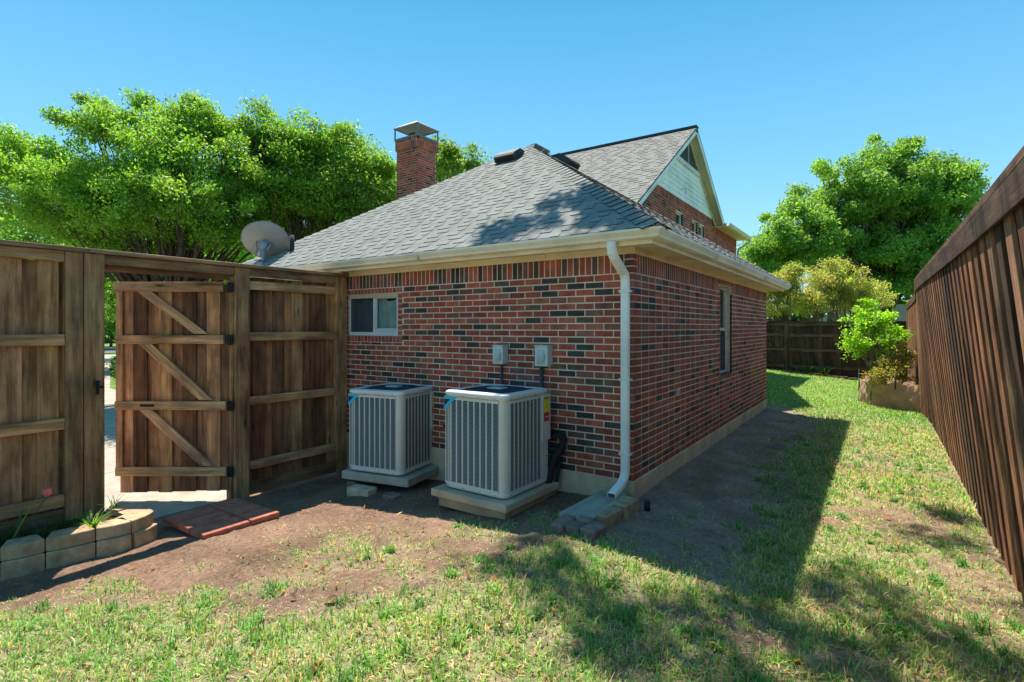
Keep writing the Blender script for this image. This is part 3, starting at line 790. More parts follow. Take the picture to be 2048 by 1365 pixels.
# upper roof: two slopes, rake overhang, eave box with gutter
t = .06
ur = MB(); XL = -10.2
def slab(b, y0, z0, y1, z1, x0, x1, th, col):
    vs = [(x0, y0, z0), (x1, y0, z0), (x1, y1, z1), (x0, y1, z1), (x0, y0, z0-th), (x1, y0, z0-th), (x1, y1, z1-th), (x0, y1, z1-th)]
    b.add(vs, [(0, 1, 2, 3), (7, 6, 5, 4), (0, 4, 5, 1), (1, 5, 6, 2), (2, 6, 7, 3), (3, 7, 4, 0)], col)
slab(ur, LF[0]-.4, gz_l(LF[0]-.4), AP[0], AP[1], XL, RX+.02, .03, (.05, .055, .06)); slab(ur, RF[0], RF[1], AP[0]+.001, AP[1], XL, RX+.02, .03, (.04, .042, .05))
slab(ur, 13.25, 4.95, 14.6, 5.7, -6, XU-.6, .02, (.05, .055, .06))
upper_roof = ur.build('upper_roof', 'shingle', house)
n2 = math.hypot(1, SPR); ub = MB()
Lr = (AP[0]-LF[0]+.4)*n2
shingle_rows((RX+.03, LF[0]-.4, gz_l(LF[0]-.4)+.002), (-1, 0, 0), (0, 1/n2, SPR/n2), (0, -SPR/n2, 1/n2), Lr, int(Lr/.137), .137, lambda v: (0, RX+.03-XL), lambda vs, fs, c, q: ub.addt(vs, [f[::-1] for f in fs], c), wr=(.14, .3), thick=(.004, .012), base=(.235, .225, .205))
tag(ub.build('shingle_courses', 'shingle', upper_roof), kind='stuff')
b = MB(); b.box((XL, AP[0]-.10, AP[1]-.035), (RX+.03, AP[0]+.10, AP[1]+.03), (.045, .048, .055)); b.build('ridge_cap', 'shingle', upper_roof)
# rake boards (outer faces and soffits)
rk = MB()
def rake(y0, z0, y1, z1, w, d, off, col, x0, x1):
    v = Vector((0, y1-y0, z1-z0)).normalized(); n = Vector((0, v.z, -v.y)) if v.y > 0 else Vector((0, -v.z, v.y))
    a = Vector((0, y0, z0)) + n*off; c = Vector((0, y1, z1)) + n*off
    P = [a, c, c+n*w, a+n*w]
    vs = [(x0, p.y, p.z) for p in P] + [(x1, p.y, p.z) for p in P]
    rk.add(vs, [(0, 1, 2, 3), (7, 6, 5, 4), (0, 4, 5, 1), (1, 5, 6, 2), (2, 6, 7, 3), (3, 7, 4, 0)], col)
rake(LF[0]-.4, gz_l(LF[0]-.4), AP[0]+.02, AP[1], .10, 0, .03, (.80, .84, .84), RX, RX+.02)
rake(RF[0]-.05, RF[1]+.03, AP[0]-.02, AP[1], .13, 0, .03, (.84, .84, .78), RX, RX+.02)
rk.build('rake_board', 'paint', upper_roof)
rk = MB()
rake(LF[0]-.4, gz_l(LF[0]-.4), AP[0], AP[1], .012, 0, .09, CREAM, XU+.0, RX); rake(RF[0], RF[1]+.02, AP[0], AP[1], .012, 0, .09, (.66, .60, .47), XU+.0, RX)
rake(LF[0]-.4, gz_l(LF[0]-.4), AP[0]-.05, AP[1], .05, 0, .105, (.8, .82, .82), XU+.024, XU+.045); rake(RF[0]-.1, RF[1]+.02, AP[0]+.05, AP[1], .10, 0, .105, (.66, .62, .5), XU+.024, XU+.045)
rk.build('rake_soffit', 'paint', upper_roof)
b = MB(); b.box((XU-.0, 13.1, zwr-.02), (RX+.1, 16.5, zwr), CREAM); b.box((RX+.08, 13.1, zwr-.035), (RX+.1, 16.5, zwr+.09), CREAM); b.box((XU-3, 16.2, zwr-.02), (XU, 16.5, zwr), CREAM)
b.build('eave_box', 'paint', house)
b = MB()
pf = [(0, 0), (.06, 0), (.085, .03), (.115, .06), (.118, .1), (.105, .1), (.1, .07), (.055, .012), (.01, .012), (.01, .1), (0, .1)]
b.sweep(pf, [((RX+.101, 13.15, zwr-.02), (1, 0, 0), (0, 0, 1)), ((RX+.101, 16.55, zwr-.02), (1, 0, 0), (0, 0, 1))], GUT)
b.build('upper_gutter', 'paint', house)
b = MB(); b.tube([(RX+.16, 16.45, zwr-.02), (RX+.16, 16.45, zwr-.12), (XU+.08, 16.24, zwr-.35), (XU+.05, 16.22, zwr-.5), (XU+.05, 16.22, 2.8)], .04, 8, (.62, .64, .6))
b.build('upper_downspout', 'paint', house)
b = MB(); b.tube([(XU+.03, 9.55, 5.30), (XU+.14, 9.55, 5.30), (XU+.14, 9.55, 5.17)], .012, 6, (.5, .52, .52)); b.build('wall_hook', 'plain', house)
# hip roof over the far wing (its pitch keeps it hidden behind the gutter)
b = MB(); b.add([(RX+.1, 13.2, 4.93), (RX+.1, 16.5, 4.93), (-4.6, 14.6, 5.9), (-8, 14.6, 5.9), (-8, 16.5, 4.87), (-8, 13.2, 5.2)], [(0, 1, 2), (1, 4, 3, 2), (0, 2, 3, 5)], (.2, .2, .21))
b.build('wing_roof', 'shingle', house)

# ---------------- chimney
CHX, CHY, CW, CD = -8.39, 5.69, .80, .74
cz0, cz1 = 2.6, 6.78
b = MB(); b.box((CHX-CW+.0065, CHY+.0065, cz0), (CHX-.0065, CHY+CD-.0065, cz1), (.2, .15, .12))
chimney = b.build('chimney', 'mortar', house)
bb = MB()
fr = lambda u, y, z: (CHX-CW+u, CHY+y, z); rt = lambda u, y, z: (CHX-y, CHY+u, z); lt = lambda u, y, z: (CHX-CW+y, CHY+CD-u, z)
r = 0; z = cz1 - .270 - CO
fr2 = lambda u, y, z: (CHX-CW+u, CHY+y-.03, z); rt2 = lambda u, y, z: (CHX-y+.03, CHY+u, z)
while z > cz0:
    for mp, W in ((fr, CW), (rt, CD), (lt, CD)):
        u = -(ST/2 if r % 2 else 0)
        while u < W:
            a, c = max(u, 0), min(u+ST, W)
            if c-a > .03: brick_mesh(bb, mp, a+(.005 if a > 0 else 0), c-(.005 if c < W else 0), z+.005, z+CO-.005, brick_col(.14))
            u += ST
    r += 1; z -= CO
for mp, W in ((fr2, CW+.03), (rt2, CD), (lt, CD)):
    u = -.03 if mp is fr2 else -.03
    while u < W-.02:
        brick_mesh(bb, mp, u+.005, u+CO-.005, cz1-.27, cz1-.075, brick_col(.05)); u += CO
    u = -.03
    while u < W-.02:
        brick_mesh(bb, mp, u+.005, u+CO*1.5-.005, cz1-.068, cz1-.002, brick_col(.05)); u += CO*1.5
tag(bb.build('brick_courses', 'brick', chimney), kind='stuff')
b = MB(); b.box((CHX-CW-.025, CHY-.025, cz1-.268), (CHX+.025, CHY+CD+.02, cz1), (.14, .05, .04)); b.build('corbel', 'mortar', chimney)
# metal chase cover and spark cap
g = (.16, .19, .21); b = MB()
x0, x1, y0, y1 = CHX-CW-.05, CHX+.05, CHY-.05, CHY+CD+.05
b.box((x0, y0, cz1), (x1, y1, cz1+.06), g, ch=.01)
for x in (x0+.005, x1-.035):
    for y in (y0+.005, y1-.035): b.box((x, y, cz1+.06), (x+.03, y+.03, cz1+.36), g)
b.box((x0+.33, y0+.25, cz1+.06), (x0+.5, y0+.42, cz1+.24), (.05, .05, .05))
cap = b.build('chimney_cap_frame', 'plain', chimney)
e = .01; zc = cz1+.36; mx, my = (x0+x1)/2, (y0+y1)/2; q = .18
b = MB(); lid = [(x0-e, y0-e, zc), (x1+e, y0-e, zc), (x1+e, y1+e, zc), (x0-e, y1+e, zc), (mx-q, my-q, zc+.16), (mx+q, my-q, zc+.16), (mx+q, my+q, zc+.16), (mx-q, my+q, zc+.16)]
b.add(lid, [(0, 1, 5, 4), (1, 2, 6, 5), (2, 3, 7, 6), (3, 0, 4, 7), (4, 5, 6, 7)], (.42, .41, .38)); b.box((x0-e, y0-e, zc-.03), (x1+e, y0-e+.012, zc), (.3, .3, .3)); b.box((x1+e-.012, y0-e, zc-.03), (x1+e, y1+e, zc), (.3, .3, .3)); b.box((x0-e, y0-e, zc-.03), (x0-e+.012, y1+e, zc), (.3, .3, .3)); b.box((x0-e, y1+e-.012, zc-.03), (x1+e, y1+e, zc), (.3, .3, .3))
b.build('chimney_cap_lid', 'plain', chimney)

# ---------------- downspout
ds = MB()
w, d = .078/2, .056/2
prof = []
for i in range(28):
    a = 2*math.pi*i/28; ca, sa = math.cos(a), math.sin(a)
    sx = (abs(ca)**.45)*(1 if ca > 0 else -1); sy = (abs(sa)**.45)*(1 if sa > 0 else -1)
    rr = 1 + (.05*math.cos(7*a*2))
    prof.append((w*sx*rr, d*sy*rr))
X0 = -.072
path = [(X0, -.335, 2.39), (X0, -.335, 2.33), (X0+.002, -.325, 2.29), (X0+.004, -.295, 2.255), (X0+.006, -.14, 2.16), (X0+.008, -.075, 2.125), (X0+.008, -.047, 2.08), (X0+.008, -.042, 2.03),
        (X0+.008, -.042, .30), (X0+.006, -.045, .245), (X0, -.06, .20), (X0-.005, -.095, .165), (X0-.015, -.20, .125), (X0-.025, -.285, .095)]
frames = []
for i, p in enumerate(path):
    a = Vector(path[max(i-1, 0)]); c = Vector(path[min(i+1, len(path)-1)]); dv = (c-a).normalized()
    X_ = Vector((1, 0, 0)); Y_ = dv.cross(X_).normalized()
    frames.append((p, X_, Y_))
ds.sweep(prof, frames, (.93, .92, .88), smooth=False)
downspout = ds.build('downspout', 'paint', house)
for z in (1.95, 1.12, .42):
    b = MB(); b.box((X0+.008-.055, -.0735, z), (X0+.008+.055, -.0715, z+.022), (.80, .80, .76)); b.box((X0+.008-.055, -.0715, z), (X0+.008-.0445, -.003, z+.022), (.80, .80, .76)); b.box((X0+.008+.0445, -.0715, z), (X0+.008+.055, -.003, z+.022), (.80, .80, .76)); b.build('downspout_strap', 'paint', house)
b = MB()
for z in (1.62, .62): b.sweep([(a*1.05, c*1.08) for a, c in prof], [((X0+.008, -.042, z), (1, 0, 0), (0, 1, 0)), ((X0+.008, -.042, z+.006), (1, 0, 0), (0, 1, 0))], (.93, .92, .88))
p = Vector(path[-1]); dv = (p-Vector(path[-2])).normalized(); Y_ = dv.cross(Vector((1, 0, 0))).normalized()
b.build('downspout_joint', 'paint', house)
b = MB(); b.sweep([(a*.86, c*.82) for a, c in prof], [(p+dv*.001, (1, 0, 0), Y_), (p+dv*.002, (1, 0, 0), Y_)], (.10, .10, .10)); b.build('downspout_mouth', 'plain', house)

# ------------------------------------------------------------------ objects on the walls
def disconnect(x, z, label, w=.15, h=.205, cx=0.0, cr=.012):
    t = thing('electrical_box', (x, 0, z), label, 'electrical box', 'grey electrical boxes on the brick wall')
    G = (.62, .68, .64)
    b = MB(); b.box((x-w/2, -.11, z), (x+w/2, -.004, z+h), G, ch=.004); bx = b.build('enclosure', 'metal_paint', t)
    b = MB(); b.box((x-w/2-.006, -.118, z+h), (x+w/2+.006, -.004, z+h+.01), G, ch=.003)
    b.build('rain_lid', 'metal_paint', t)
    # curved pull cover
    b = MB(); vs = []; fs = []; n = 14
    for i in range(n+1):
        zz = z + h*.1 + h*.72*i/n; s = math.sin(math.pi*i/n)
        vs += [(x-w*.30, -.111, zz), (x-w*.30, -.111-.012*s-.002, zz), (x+w*(.30 - .30*(1-s)**1.2), -.111-.022*s-.002, zz), (x+w*.31, -.111, zz)]
    for i in range(n):
        for k in range(3): fs.append((4*i+k, 4*i+k+1, 4*i+k+5, 4*i+k+4))
    b.add(vs, [f[::-1] for f in fs], (.50, .55, .52), smooth=False); b.build('pull_cover', 'metal_paint', t)
    b = MB(); b.tube([(x+cx, -.022, z), (x+cx, -.022, .25)], cr, 10, (.06, .085, .11)); b.tube([(x+cx, -.022, z), (x+cx, -.022, z-.02)], cr*1.5, 8, (.1, .12, .14))
    b.build('conduit', 'plain', t)
    return t
disconnect(-1.50, 1.225, 'small pale grey electrical box left of the two on the brick wall, between the condensers', .135, .195, -.01)
disconnect(-.95, 1.222, 'pale grey electrical box with thicker conduit, behind the front condenser nearer the downspout', .155, .205, -.05, .019)
# outlet cover on side wall
t = thing('outlet_cover', (0, 1.32, .85), 'small white square vent cover on the side brick wall', 'outlet cover')
b = MB(); b.box((.001, 1.27, .845), (.018, 1.355, .93), (.66, .64, .58), ch=.004); b.build('plate', 'paint', t)
b = MB(); b.box((.0185, 1.285, .86), (.024, 1.34, .915), (.5, .5, .46), ch=.003); b.box((.0242, 1.3, .87), (.026, 1.306, .905), (.1, .1, .1)); b.build('flap', 'paint', t)

# ------------------------------------------------------------------ satellite dish
t = thing('satellite_dish', (-5.70, -.30, 2.55), 'grey oval satellite dish on a mast at the left roof corner', 'satellite dish')
b = MB()
base = Vector((-5.86, -.20, 2.57)); 
b.tube([base, base+Vector((0, 0, .1)), base+Vector((.01, -.01, .24))], [.03, .027, .027], 10, (.23, .28, .30)); b.build('mast', 'metal_paint', t)
b = MB(); b.box((-5.96, -.28, 2.54), (-5.76, -.12, 2.61), (.2, .25, .27), ch=.01); b.build('foot', 'metal_paint', t)
# dish: seen from behind; it opens away from the camera, towards up-left
dc = Vector((-5.92, -.14, 2.93)); fwd = Vector((-.66, .66, .58)).normalized()
ux = Vector((.78, .62, -.16)); ux = (ux - fwd*ux.dot(fwd)).normalized(); uy = fwd.cross(ux).normalized()
vs, fs = [], []; nr, na = 9, 40
for i in range(nr+1):
    for k in range(na):
        a = 2*math.pi*k/na; rr = i/nr; vs.append(dc + ux*(.355*rr*math.cos(a)) + uy*(.31*rr*math.sin(a)) + fwd*(.09*rr*rr))
for i in range(nr):
    for k in range(na): fs.append((i*na+k, i*na+(k+1) % na, (i+1)*na+(k+1) % na, (i+1)*na+k))
b = MB(); b.add(vs, fs, (.30, .285, .265), smooth=True)
rimp = [dc + ux*(.355*math.cos(2*math.pi*k/na)) + uy*(.31*math.sin(2*math.pi*k/na)) + fwd*.09 for k in range(na+1)]
b.tube(rimp, .006, 5, (.18, .19, .2)); b.build('reflector', 'metal_paint', t)
b = MB()
mp = base+Vector((.01, -.01, .24))
b.tube([mp, mp*.5+dc*.5, dc - fwd*.01], [.04, .05, .06], 8, (.3, .33, .34)); b.tube([mp-ux*.06, mp-ux*.09-Vector((0, 0, .05)), dc-ux*.12-fwd*.0], [.012]*3, 6, (.3, .32, .32))
b.tube([mp+ux*.06, dc+ux*.1], [.014]*2, 6, (.3, .32, .32)); b.box(tuple(mp+Vector((-.07, -.04, -.10))), tuple(mp+Vector((-.02, .02, .0))), (.45, .43, .4)); b.build('bracket', 'metal_paint', t)
b = MB(); dn_ = uy*(-1 if uy.z > 0 else 1)
b.tube([dc+dn_*.29+fwd*.06, dc+dn_*.31+fwd*.1, dc+dn_*.24+fwd*.40], [.012, .012, .012], 6, (.3, .3, .3)); b.build('feed_arm', 'metal_paint', t)
b = MB(); b.tube([(-5.62, -.3, 2.60), (-5.72, -.38, 2.62), (-5.80, -.36, 2.55), (-5.9, -.4, 2.52)], .004, 5, (.02, .02, .02)); b.build('cable', 'plain', t)

# ------------------------------------------------------------------ condensers
SIL = (.64, .63, .56)
def condenser(x, y, rz, zb, label, scratched=False):
    """local frame: origin at the near corner; body spans -W..0 in x and 0..W in y"""
    W, H = .74, .93
    t = thing('air_conditioner', (x, y, zb), label, 'air conditioner', 'air conditioner condensers on pads')
    t.rotation_euler = (0, 0, rz)
    mt = Matrix.Translation((x, y, zb)) @ Matrix.Rotation(rz, 4, 'Z')
    def B(m_, name, mm, **k):
        o = bpy.data.objects.new(name, None)
        bpy.data.objects.remove(o)
        ob = m_.build(name, mm); ob.parent = t; return ob
    def rr(r, inset, z):   # rounded square outline
        pts = []
        cs = [(-r-inset+.0, r+inset, -math.pi/2, 0), (-r-inset, W-r-inset, 0, math.pi/2), (-W+r+inset, W-r-inset, math.pi/2, math.pi), (-W+r+inset, r+inset, math.pi, 1.5*math.pi)]
        for cx_, cy_, a0, a1 in cs:
            for i in range(7):
                a = a0 + (a1-a0)*i/6; pts.append((cx_+r*math.cos(a), cy_+r*math.sin(a), z))
        return pts
    def ringm(b, lv, col, smooth=True):
        n = 28; vs = [p for l in lv for p in l]
        b.add(vs, [(i*n+k, i*n+(k+1) % n, (i+1)*n+(k+1) % n, (i+1)*n+k) for i in range(len(lv)-1) for k in range(n)], col, smooth=smooth)
    rad = .075
    # inner dark coil
    b = MB(); ringm(b, [rr(rad, .018, .03), rr(rad, .018, H-.06)], (.03, .05, .075)); B(b, 'coil', 'plain')
    # corner posts
    for ci in range(4):
        b = MB(); lo = rr(rad, 0, .02)[ci*7:(ci+1)*7]; hi = rr(rad, 0, H-.05)[ci*7:(ci+1)*7]
        b.add(lo+hi, [(i, i+1, 8+i, 7+i) for i in range(6)], SIL, smooth=True); B(b, 'corner_post', 'metal_paint')
    # base pan and lower rim
    b = MB(); ringm(b, [rr(rad, .03, 0.0), rr(rad, .004, .0), rr(rad, -.004, .008), rr(rad, -.004, .032), rr(rad, .002, .04)], (.66, .66, .62)); B(b, 'base_pan', 'metal_paint')
    # lid
    b = MB(); ringm(b, [rr(rad, .0, H-.052), rr(rad, -.008, H-.05), rr(rad, -.010, H-.018), rr(rad, -.004, H-.006), rr(rad, .012, H+.001), rr(rad, .06, H+.004), rr(rad*.8, .075, H-.006)], (.72, .73, .70))
    B(b, 'lid', 'metal_paint')
    b = MB(); o = rr(rad*.8, .075, H-.012); b.add(o, [tuple(range(28))], (.015, .03, .045))
    B(b, 'fan_opening', 'plain')
    b = MB(); cx_, cy_ = -W/2, W/2
    for k in range(9):
        r_ = .05 + k*.031; pts = [(cx_+r_*math.cos(2*math.pi*i/26), cy_+r_*math.sin(2*math.pi*i/26), H-.001) for i in range(27)]; b.tube(pts, .0022, 4, (.05, .075, .1), cap=False)
    for i in range(16):
        a = 2*math.pi*i/16; b.tube([(cx_+.05*math.cos(a), cy_+.05*math.sin(a), H+.001), (cx_+.32*math.cos(a), cy_+.32*math.sin(a), H-.001)], .0028, 4, (.05, .075, .1), cap=False)
    tag(B(b, 'fan_guard', 'plain'), kind='stuff')
    b = MB(); b.box((cx_-.085, cy_-.06, H+.003), (cx_+.085, cy_+.06, H+.016), (.5, .6, .62), ch=.004); B(b, 'motor_plate', 'metal_paint')
    # louvre panels: front (-y) and right (+x), plus the two hidden sides
    def panel(nc, u0, u1, mp, col):
        b = MB(); cw = (u1-u0)/nc
        for i in range(nc+1):
            u = u0 + i*cw; hw = .0068
            vs = [mp(max(u-hw, u0), 0, .04), mp(min(u+hw, u1), 0, .04), mp(min(u+hw, u1), 0, H-.055), mp(max(u-hw, u0), 0, H-.055), mp(max(u-hw, u0), .01, .04), mp(min(u+hw, u1), .01, .04), mp(min(u+hw, u1), .01, H-.055), mp(max(u-hw, u0), .01, H-.055)]
            b.add(vs, [(0, 1, 2, 3), (0, 3, 7, 4), (1, 5, 6, 2)], col)
        for z0, z1 in ((.04, .06), (H-.085, H-.055)):
            b.add([mp(u0, -.0006, z0), mp(u1, -.0006, z0), mp(u1, -.0006, z1), mp(u0, -.0006, z1)], [(0, 1, 2, 3)], col)
        for i in range(nc):
            a = u0+i*cw+.0066; c = a+cw-.0132; z = .064; m_ = (a+c)/2
            lc = tuple(.50*q for q in col)  # slat metal darkened, louvre shadow put into its colour
            while z < H-.09:
                s = .0050
                vs = [mp(a, .001, z), mp(m_, -.0035, z-.0015), mp(c, .001, z), mp(a, .004, z+s), mp(m_, .0025, z+s-.0012), mp(c, .004, z+s)]
                b.add(vs, [(0, 1, 4, 3), (1, 2, 5, 4)], lc); z += .0118
        return b
    fm = lambda u, d, z: (-W+u, d, z); rm = lambda u, d, z: (-d, u, z); bm = lambda u, d, z: (-u, W-d, z); lm = lambda u, d, z: (-W+d, W-u, z)
    for mp_, u1 in ((fm, W-rad-.002), (rm, W-.15), (bm, W-rad), (lm, W-rad)):
        tag(B(panel(9 if mp_ is fm else 8, .02 if mp_ is fm else rad+.002, u1, mp_, SIL), 'louvre_panel', 'metal_paint'), kind='stuff')
    # seam line beside the near corner post
    b = MB(); b.box((-rad-.004, -.0012, .04), (-rad-.001, .002, H-.055), (.06, .06, .06)); B(b, 'post_seam', 'plain')
    # electrical cover at the rear of the right side
    b = MB(); b.box((-.02, W-.148, .42), (.018, W-.0, H-.055), (.62, .61, .57), ch=.004); b.box((-.02, W-.148, .03), (.0, W-.02, .42), (.62, .61, .57), ch=.003)
    pn = B(b, 'service_panel', 'metal_paint')
    def lab(name, lo, hi, col):
        b = MB(); b.box(lo, hi, col); return B(b, name, 'plain')
    lab('caution_label', (.0185, W-.125, .70), (.0195, W-.03, .855), (.78, .62, .02)); lab('label_band', (.0185, W-.125, .61), (.0195, W-.03, .6995), (.62, .05, .03))
    b = MB()
    for i in range(9): b.box((.0196, W-.12+i*.0098, .83), (.0199, W-.113+i*.0098, .846), (.03, .03, .03))
    b.add([(.0199, W-.086, .812), (.0199, W-.07, .812), (.0199, W-.078, .824)], [(0, 1, 2)], (.03, .03, .03))
    for i, (z, l) in enumerate(((.795, .05), (.782, .04), (.760, .08), (.748, .07))): b.box((.0196, W-.115, z), (.0199, W-.115+l, z+.0025), (.2, .17, .03))
    for i in range(7): b.box((.0196, W-.09+i*.0075, .650+.002*(i % 2)), (.0199, W-.085+i*.0075, .660), (.85, .82, .8))
    b.add([(.0199, W-.112, .664), (.0199, W-.10, .664), (.0199, W-.106, .648)], [(0, 1, 2)], (.85, .82, .8))
    B(b, 'label_print', 'plain')
    b = MB()
    for i in range(4): b.box((.0004, W-.075, .12+i*.05), (.0012, W-.03, .163+i*.05), (.62, .62, .58))
    for i in range(3): b.box((.0013, W-.075, .163+i*.05), (.0016, W-.03, .168+i*.05), (.35, .05, .04))
    B(b, 'rating_plate', 'plain')
    # blue triangular emblem on the front corner
    b = MB(); zt = H-.052
    b.add([(-W+.008, -.0045, zt), (-W+.175, -.0045, zt), (-W+.008, -.0045, zt-.145)], [(0, 2, 1)], (.045, .46, .68)); e1 = B(b, 'emblem', 'plain')
    b = MB(); b.add([(-W+.012, -.0052, zt-.030), (-W+.088, -.0052, zt-.030), (-W+.012, -.0052, zt-.10)], [(0, 2, 1)], (.01, .03, .08)); B(b, 'emblem_inner', 'plain')  # dark navy inner triangle of the emblem
    # screws
    b = MB()
    for i in range(4):
        u = -W+.06+i*.19
        for z in (H-.04, .02): b.box((u-.004, -.0125 if z > .5 else -.007, z-.004), (u+.004, -.009 if z > .5 else -.004, z+.004), (.1, .1, .1)); b.box((.009 if z > .5 else .003, -u-.03, z-.004), (.0125 if z > .5 else .007, -u-.022, z+.004), (.1, .1, .1))
    tag(B(b, 'screws', 'plain'), kind='stuff')
    if scratched:
        b = MB(); b.box((-.012, -.0012, .10), (-.009, -.0006, .135), (.8, .8, .78)); B(b, 'scratch', 'plain')
    for ch in list(t.children): ch.matrix_parent_inverse = Matrix.Identity(4)
    return t
condenser(-.835, -.905, -.017, .085, 'silver air conditioner nearer the downspout, with grey slab and brick step under it', True)
condenser(-2.44, -.62, .19, -.02, 'silver air conditioner beside the wooden fence, on a slab with loose blocks')
def slab_obj(name, cx, cy, w, d, z0, z1, rz, col, label, cat, m='concrete', ch=.008, group=None):
    mt = Matrix.Translation((cx, cy, 0)) @ Matrix.Rotation(rz, 4, 'Z')
    b = MB(); b.box((-w/2, -d/2, z0), (w/2, d/2, z1), col, mtx=mt, ch=ch)
    return tag(b.build(name, m, origin=(cx, cy, z0)), label, cat, group)
PADC = (.62, .49, .34)
slab_obj('concrete_pad', -1.205, -.53, .90, .92, .0, .072, -.017, PADC, 'beige concrete slab directly under the condenser nearer the downspout', 'pad')
slab_obj('concrete_pad', -1.20, -.50, .80, .88, -.10, -.001, -.02, (.56, .38, .23), 'brown base slab beneath the beige pad of the nearer condenser', 'pad')
slab_obj('concrete_pad', -2.86, -.27, .92, .92, -.125, -.035, .19, (.50, .44, .36), 'grey concrete slab under the condenser by the fence', 'pad')
slab_obj('paving_block', -2.83, -.84, .30, .16, -.27, -.15, .15, (.66, .52, .34), 'long tan block propped under the left slab front edge', 'block', 'stone')
slab_obj('paving_block', -2.36, -.83, .17, .12, -.25, -.15, .1, (.34, .21, .16), 'small brown brick under the right corner of the left slab', 'block', 'stone')
slab_obj('paving_block', -3.16, -.66, .14, .14, -.29, -.165, .15, (.28, .22, .18), 'dark brick half hidden at the fence end of the left slab', 'block', 'stone')
# refrigerant lines
b = MB()
b.tube([(-.86, -.13, .50), (-.78, -.06, .53), (-.73, -.035, .50), (-.735, -.05, .42), (-.78, -.10, .33), (-.81, -.14, .22), (-.82, -.17, .10), (-.84, -.2, .0)], [.025, .032, .038, .04, .045, .045, .04, .035], 10, (.02, .02, .022))
b.tube([(-.86, -.15, .42), (-.79, -.09, .37), (-.76, -.07, .24), (-.77, -.1, .08), (-.8, -.15, -.02)], .02, 8, (.022, .022, .024))
tag(b.build('insulated_pipe', 'plain'), 'black wrapped pipes between the nearer condenser and brick wall', 'pipe')
b = MB(); b.tube([(-2.25, .1-.16, .42), (-2.1, -.05, .40), (-2.0, -.02, .33)], .018, 8, (.3, .3, .3)); b.tube([(-2.28, -.1, .47), (-2.12, -.06, .46), (-1.98, -.02, .40)], .02, 8, (.02, .02, .02))
tag(b.build('refrigerant_line', 'plain'), 'short pipes running from fence side condenser into the wall', 'pipe')
# irrigation riser
b = MB(); b.tube([(.185, -.14, -.03), (.185, -.14, .055)], .027, 14, (.02, .022, .035)); b.tube([(.185, -.14, .055), (.185, -.14, .068)], [.031, .031], 14, (.04, .045, .07))
tag(b.build('drain_riser', 'plain'), 'short black pipe stub standing in bare soil by the house corner', 'pipe stub')

# ------------------------------------------------------------------ splash block and edging stones
b = MB(); 
def tr(u, v, z): # u across, v along (0 at wall)
    cx_ = -.15 - .075*v/.72; return (cx_+u, -.06 - v, z)
pr = lambda w: [(-w, 0), (-w, .045), (-w+.035, .05), (-w+.06, .018), (w-.06, .018), (w-.035, .05), (w, .045), (w, 0)]
vs = []; st = [(0.0, .10, .04), (.06, .13, .03), (.68, .155, -.015), (.70, .15, -.018)]
for v, w, z in st: vs += [tr(u, v, z-.01+h) for u, h in pr(w)]
n = 8; fs = [(i*n+k, (i+1)*n+k, (i+1)*n+k+1, i*n+k+1) for i in range(len(st)-1) for k in range(n-1)] + [tuple(range(n)), tuple(range((len(st)-1)*n, len(st)*n))[::-1]]
b.add(vs, [f[::-1] for f in fs], (.46, .46, .37)); tag(b.build('splash_block', 'concrete'), 'grey green concrete splash trough under the downspout outlet', 'splash block')
def stone(cx, cy, w, d, z0, z1, rz, col, label, tilt=0):
    mt = Matrix.Translation((cx, cy, (z0+z1)/2)) @ Matrix.Rotation(rz, 4, 'Z') @ Matrix.Rotation(tilt, 4, 'X'); h = (z1-z0)/2
    b = MB(); b.box((-w/2, -d/2, -h), (w/2, d/2, h), col, mtx=mt, ch=.014)
    return tag(b.build('edging_stone', 'stone', origin=(cx, cy, z0)), label, 'paving stone', 'edging stones round the splash block')
stone(-.235, -.93, .125, .27, -.06, .045, .03, (0.33, 0.23, 0.18), 'grey edging stone at the left end of the trough')
stone(-.10, -.975, .125, .14, -.06, .05, -.03, (0.25, 0.19, 0.15), 'square dark edging stone, middle of the front three')
stone(-.085, -.835, .13, .11, -.05, .058, .06, (0.30, 0.22, 0.17), 'small edging stone behind the middle front one')
stone(.045, -.945, .135, .21, -.06, .055, -.08, (0.28, 0.20, 0.17), 'dark edging stone at the right end of the front three')
stone(.03, -.62, .12, .26, -.05, .08, -.08, (0.41, 0.29, 0.18), 'tan edging stone right of the trough, beside the gap')
stone(.06, -.33, .14, .26, -.05, .095, -.06, (0.44, 0.32, 0.20), 'tan edging stone touching the house corner')

# ------------------------------------------------------------------ red stepping pavers
pz0, pz1 = -.245, -.19
px0, px1, py0, py1 = -3.735, -2.95, -2.47, -1.75
third = (px1-px0)
lay = [((-3.735, -2.47), (-3.475, -2.05), 'red paver at the far left corner of the stepping pad'), ((-3.465, -2.47), (-3.21, -2.05), 'red paver in the middle of the near left row'), ((-3.20, -2.47), (-2.95, -2.05), 'red paver at the nearest sunny corner of the pad'),
       ((-3.735, -2.04), (-3.475, -1.75), 'red paver at the back corner of the pad by the gate'), ((-3.465, -2.04), (-3.21, -1.75), 'red paver in the middle of the row beside the post'), ((-3.20, -2.04), (-2.95, -1.75), 'red paver at the right corner of the pad, partly in sun')]
for (a, c, l) in lay:
    b = MB(); dz = R.uniform(-.003, .003); b.box((a[0]+.002, a[1]+.002, pz0+dz), (c[0]-.002, c[1]-.002, pz1+dz), jit((.50, .17, .11), .08), ch=.006)
    tag(b.build('paver', 'stone', origin=((a[0]+c[0])/2, (a[1]+c[1])/2, pz0)), l, 'paver', 'red pavers by the gate')

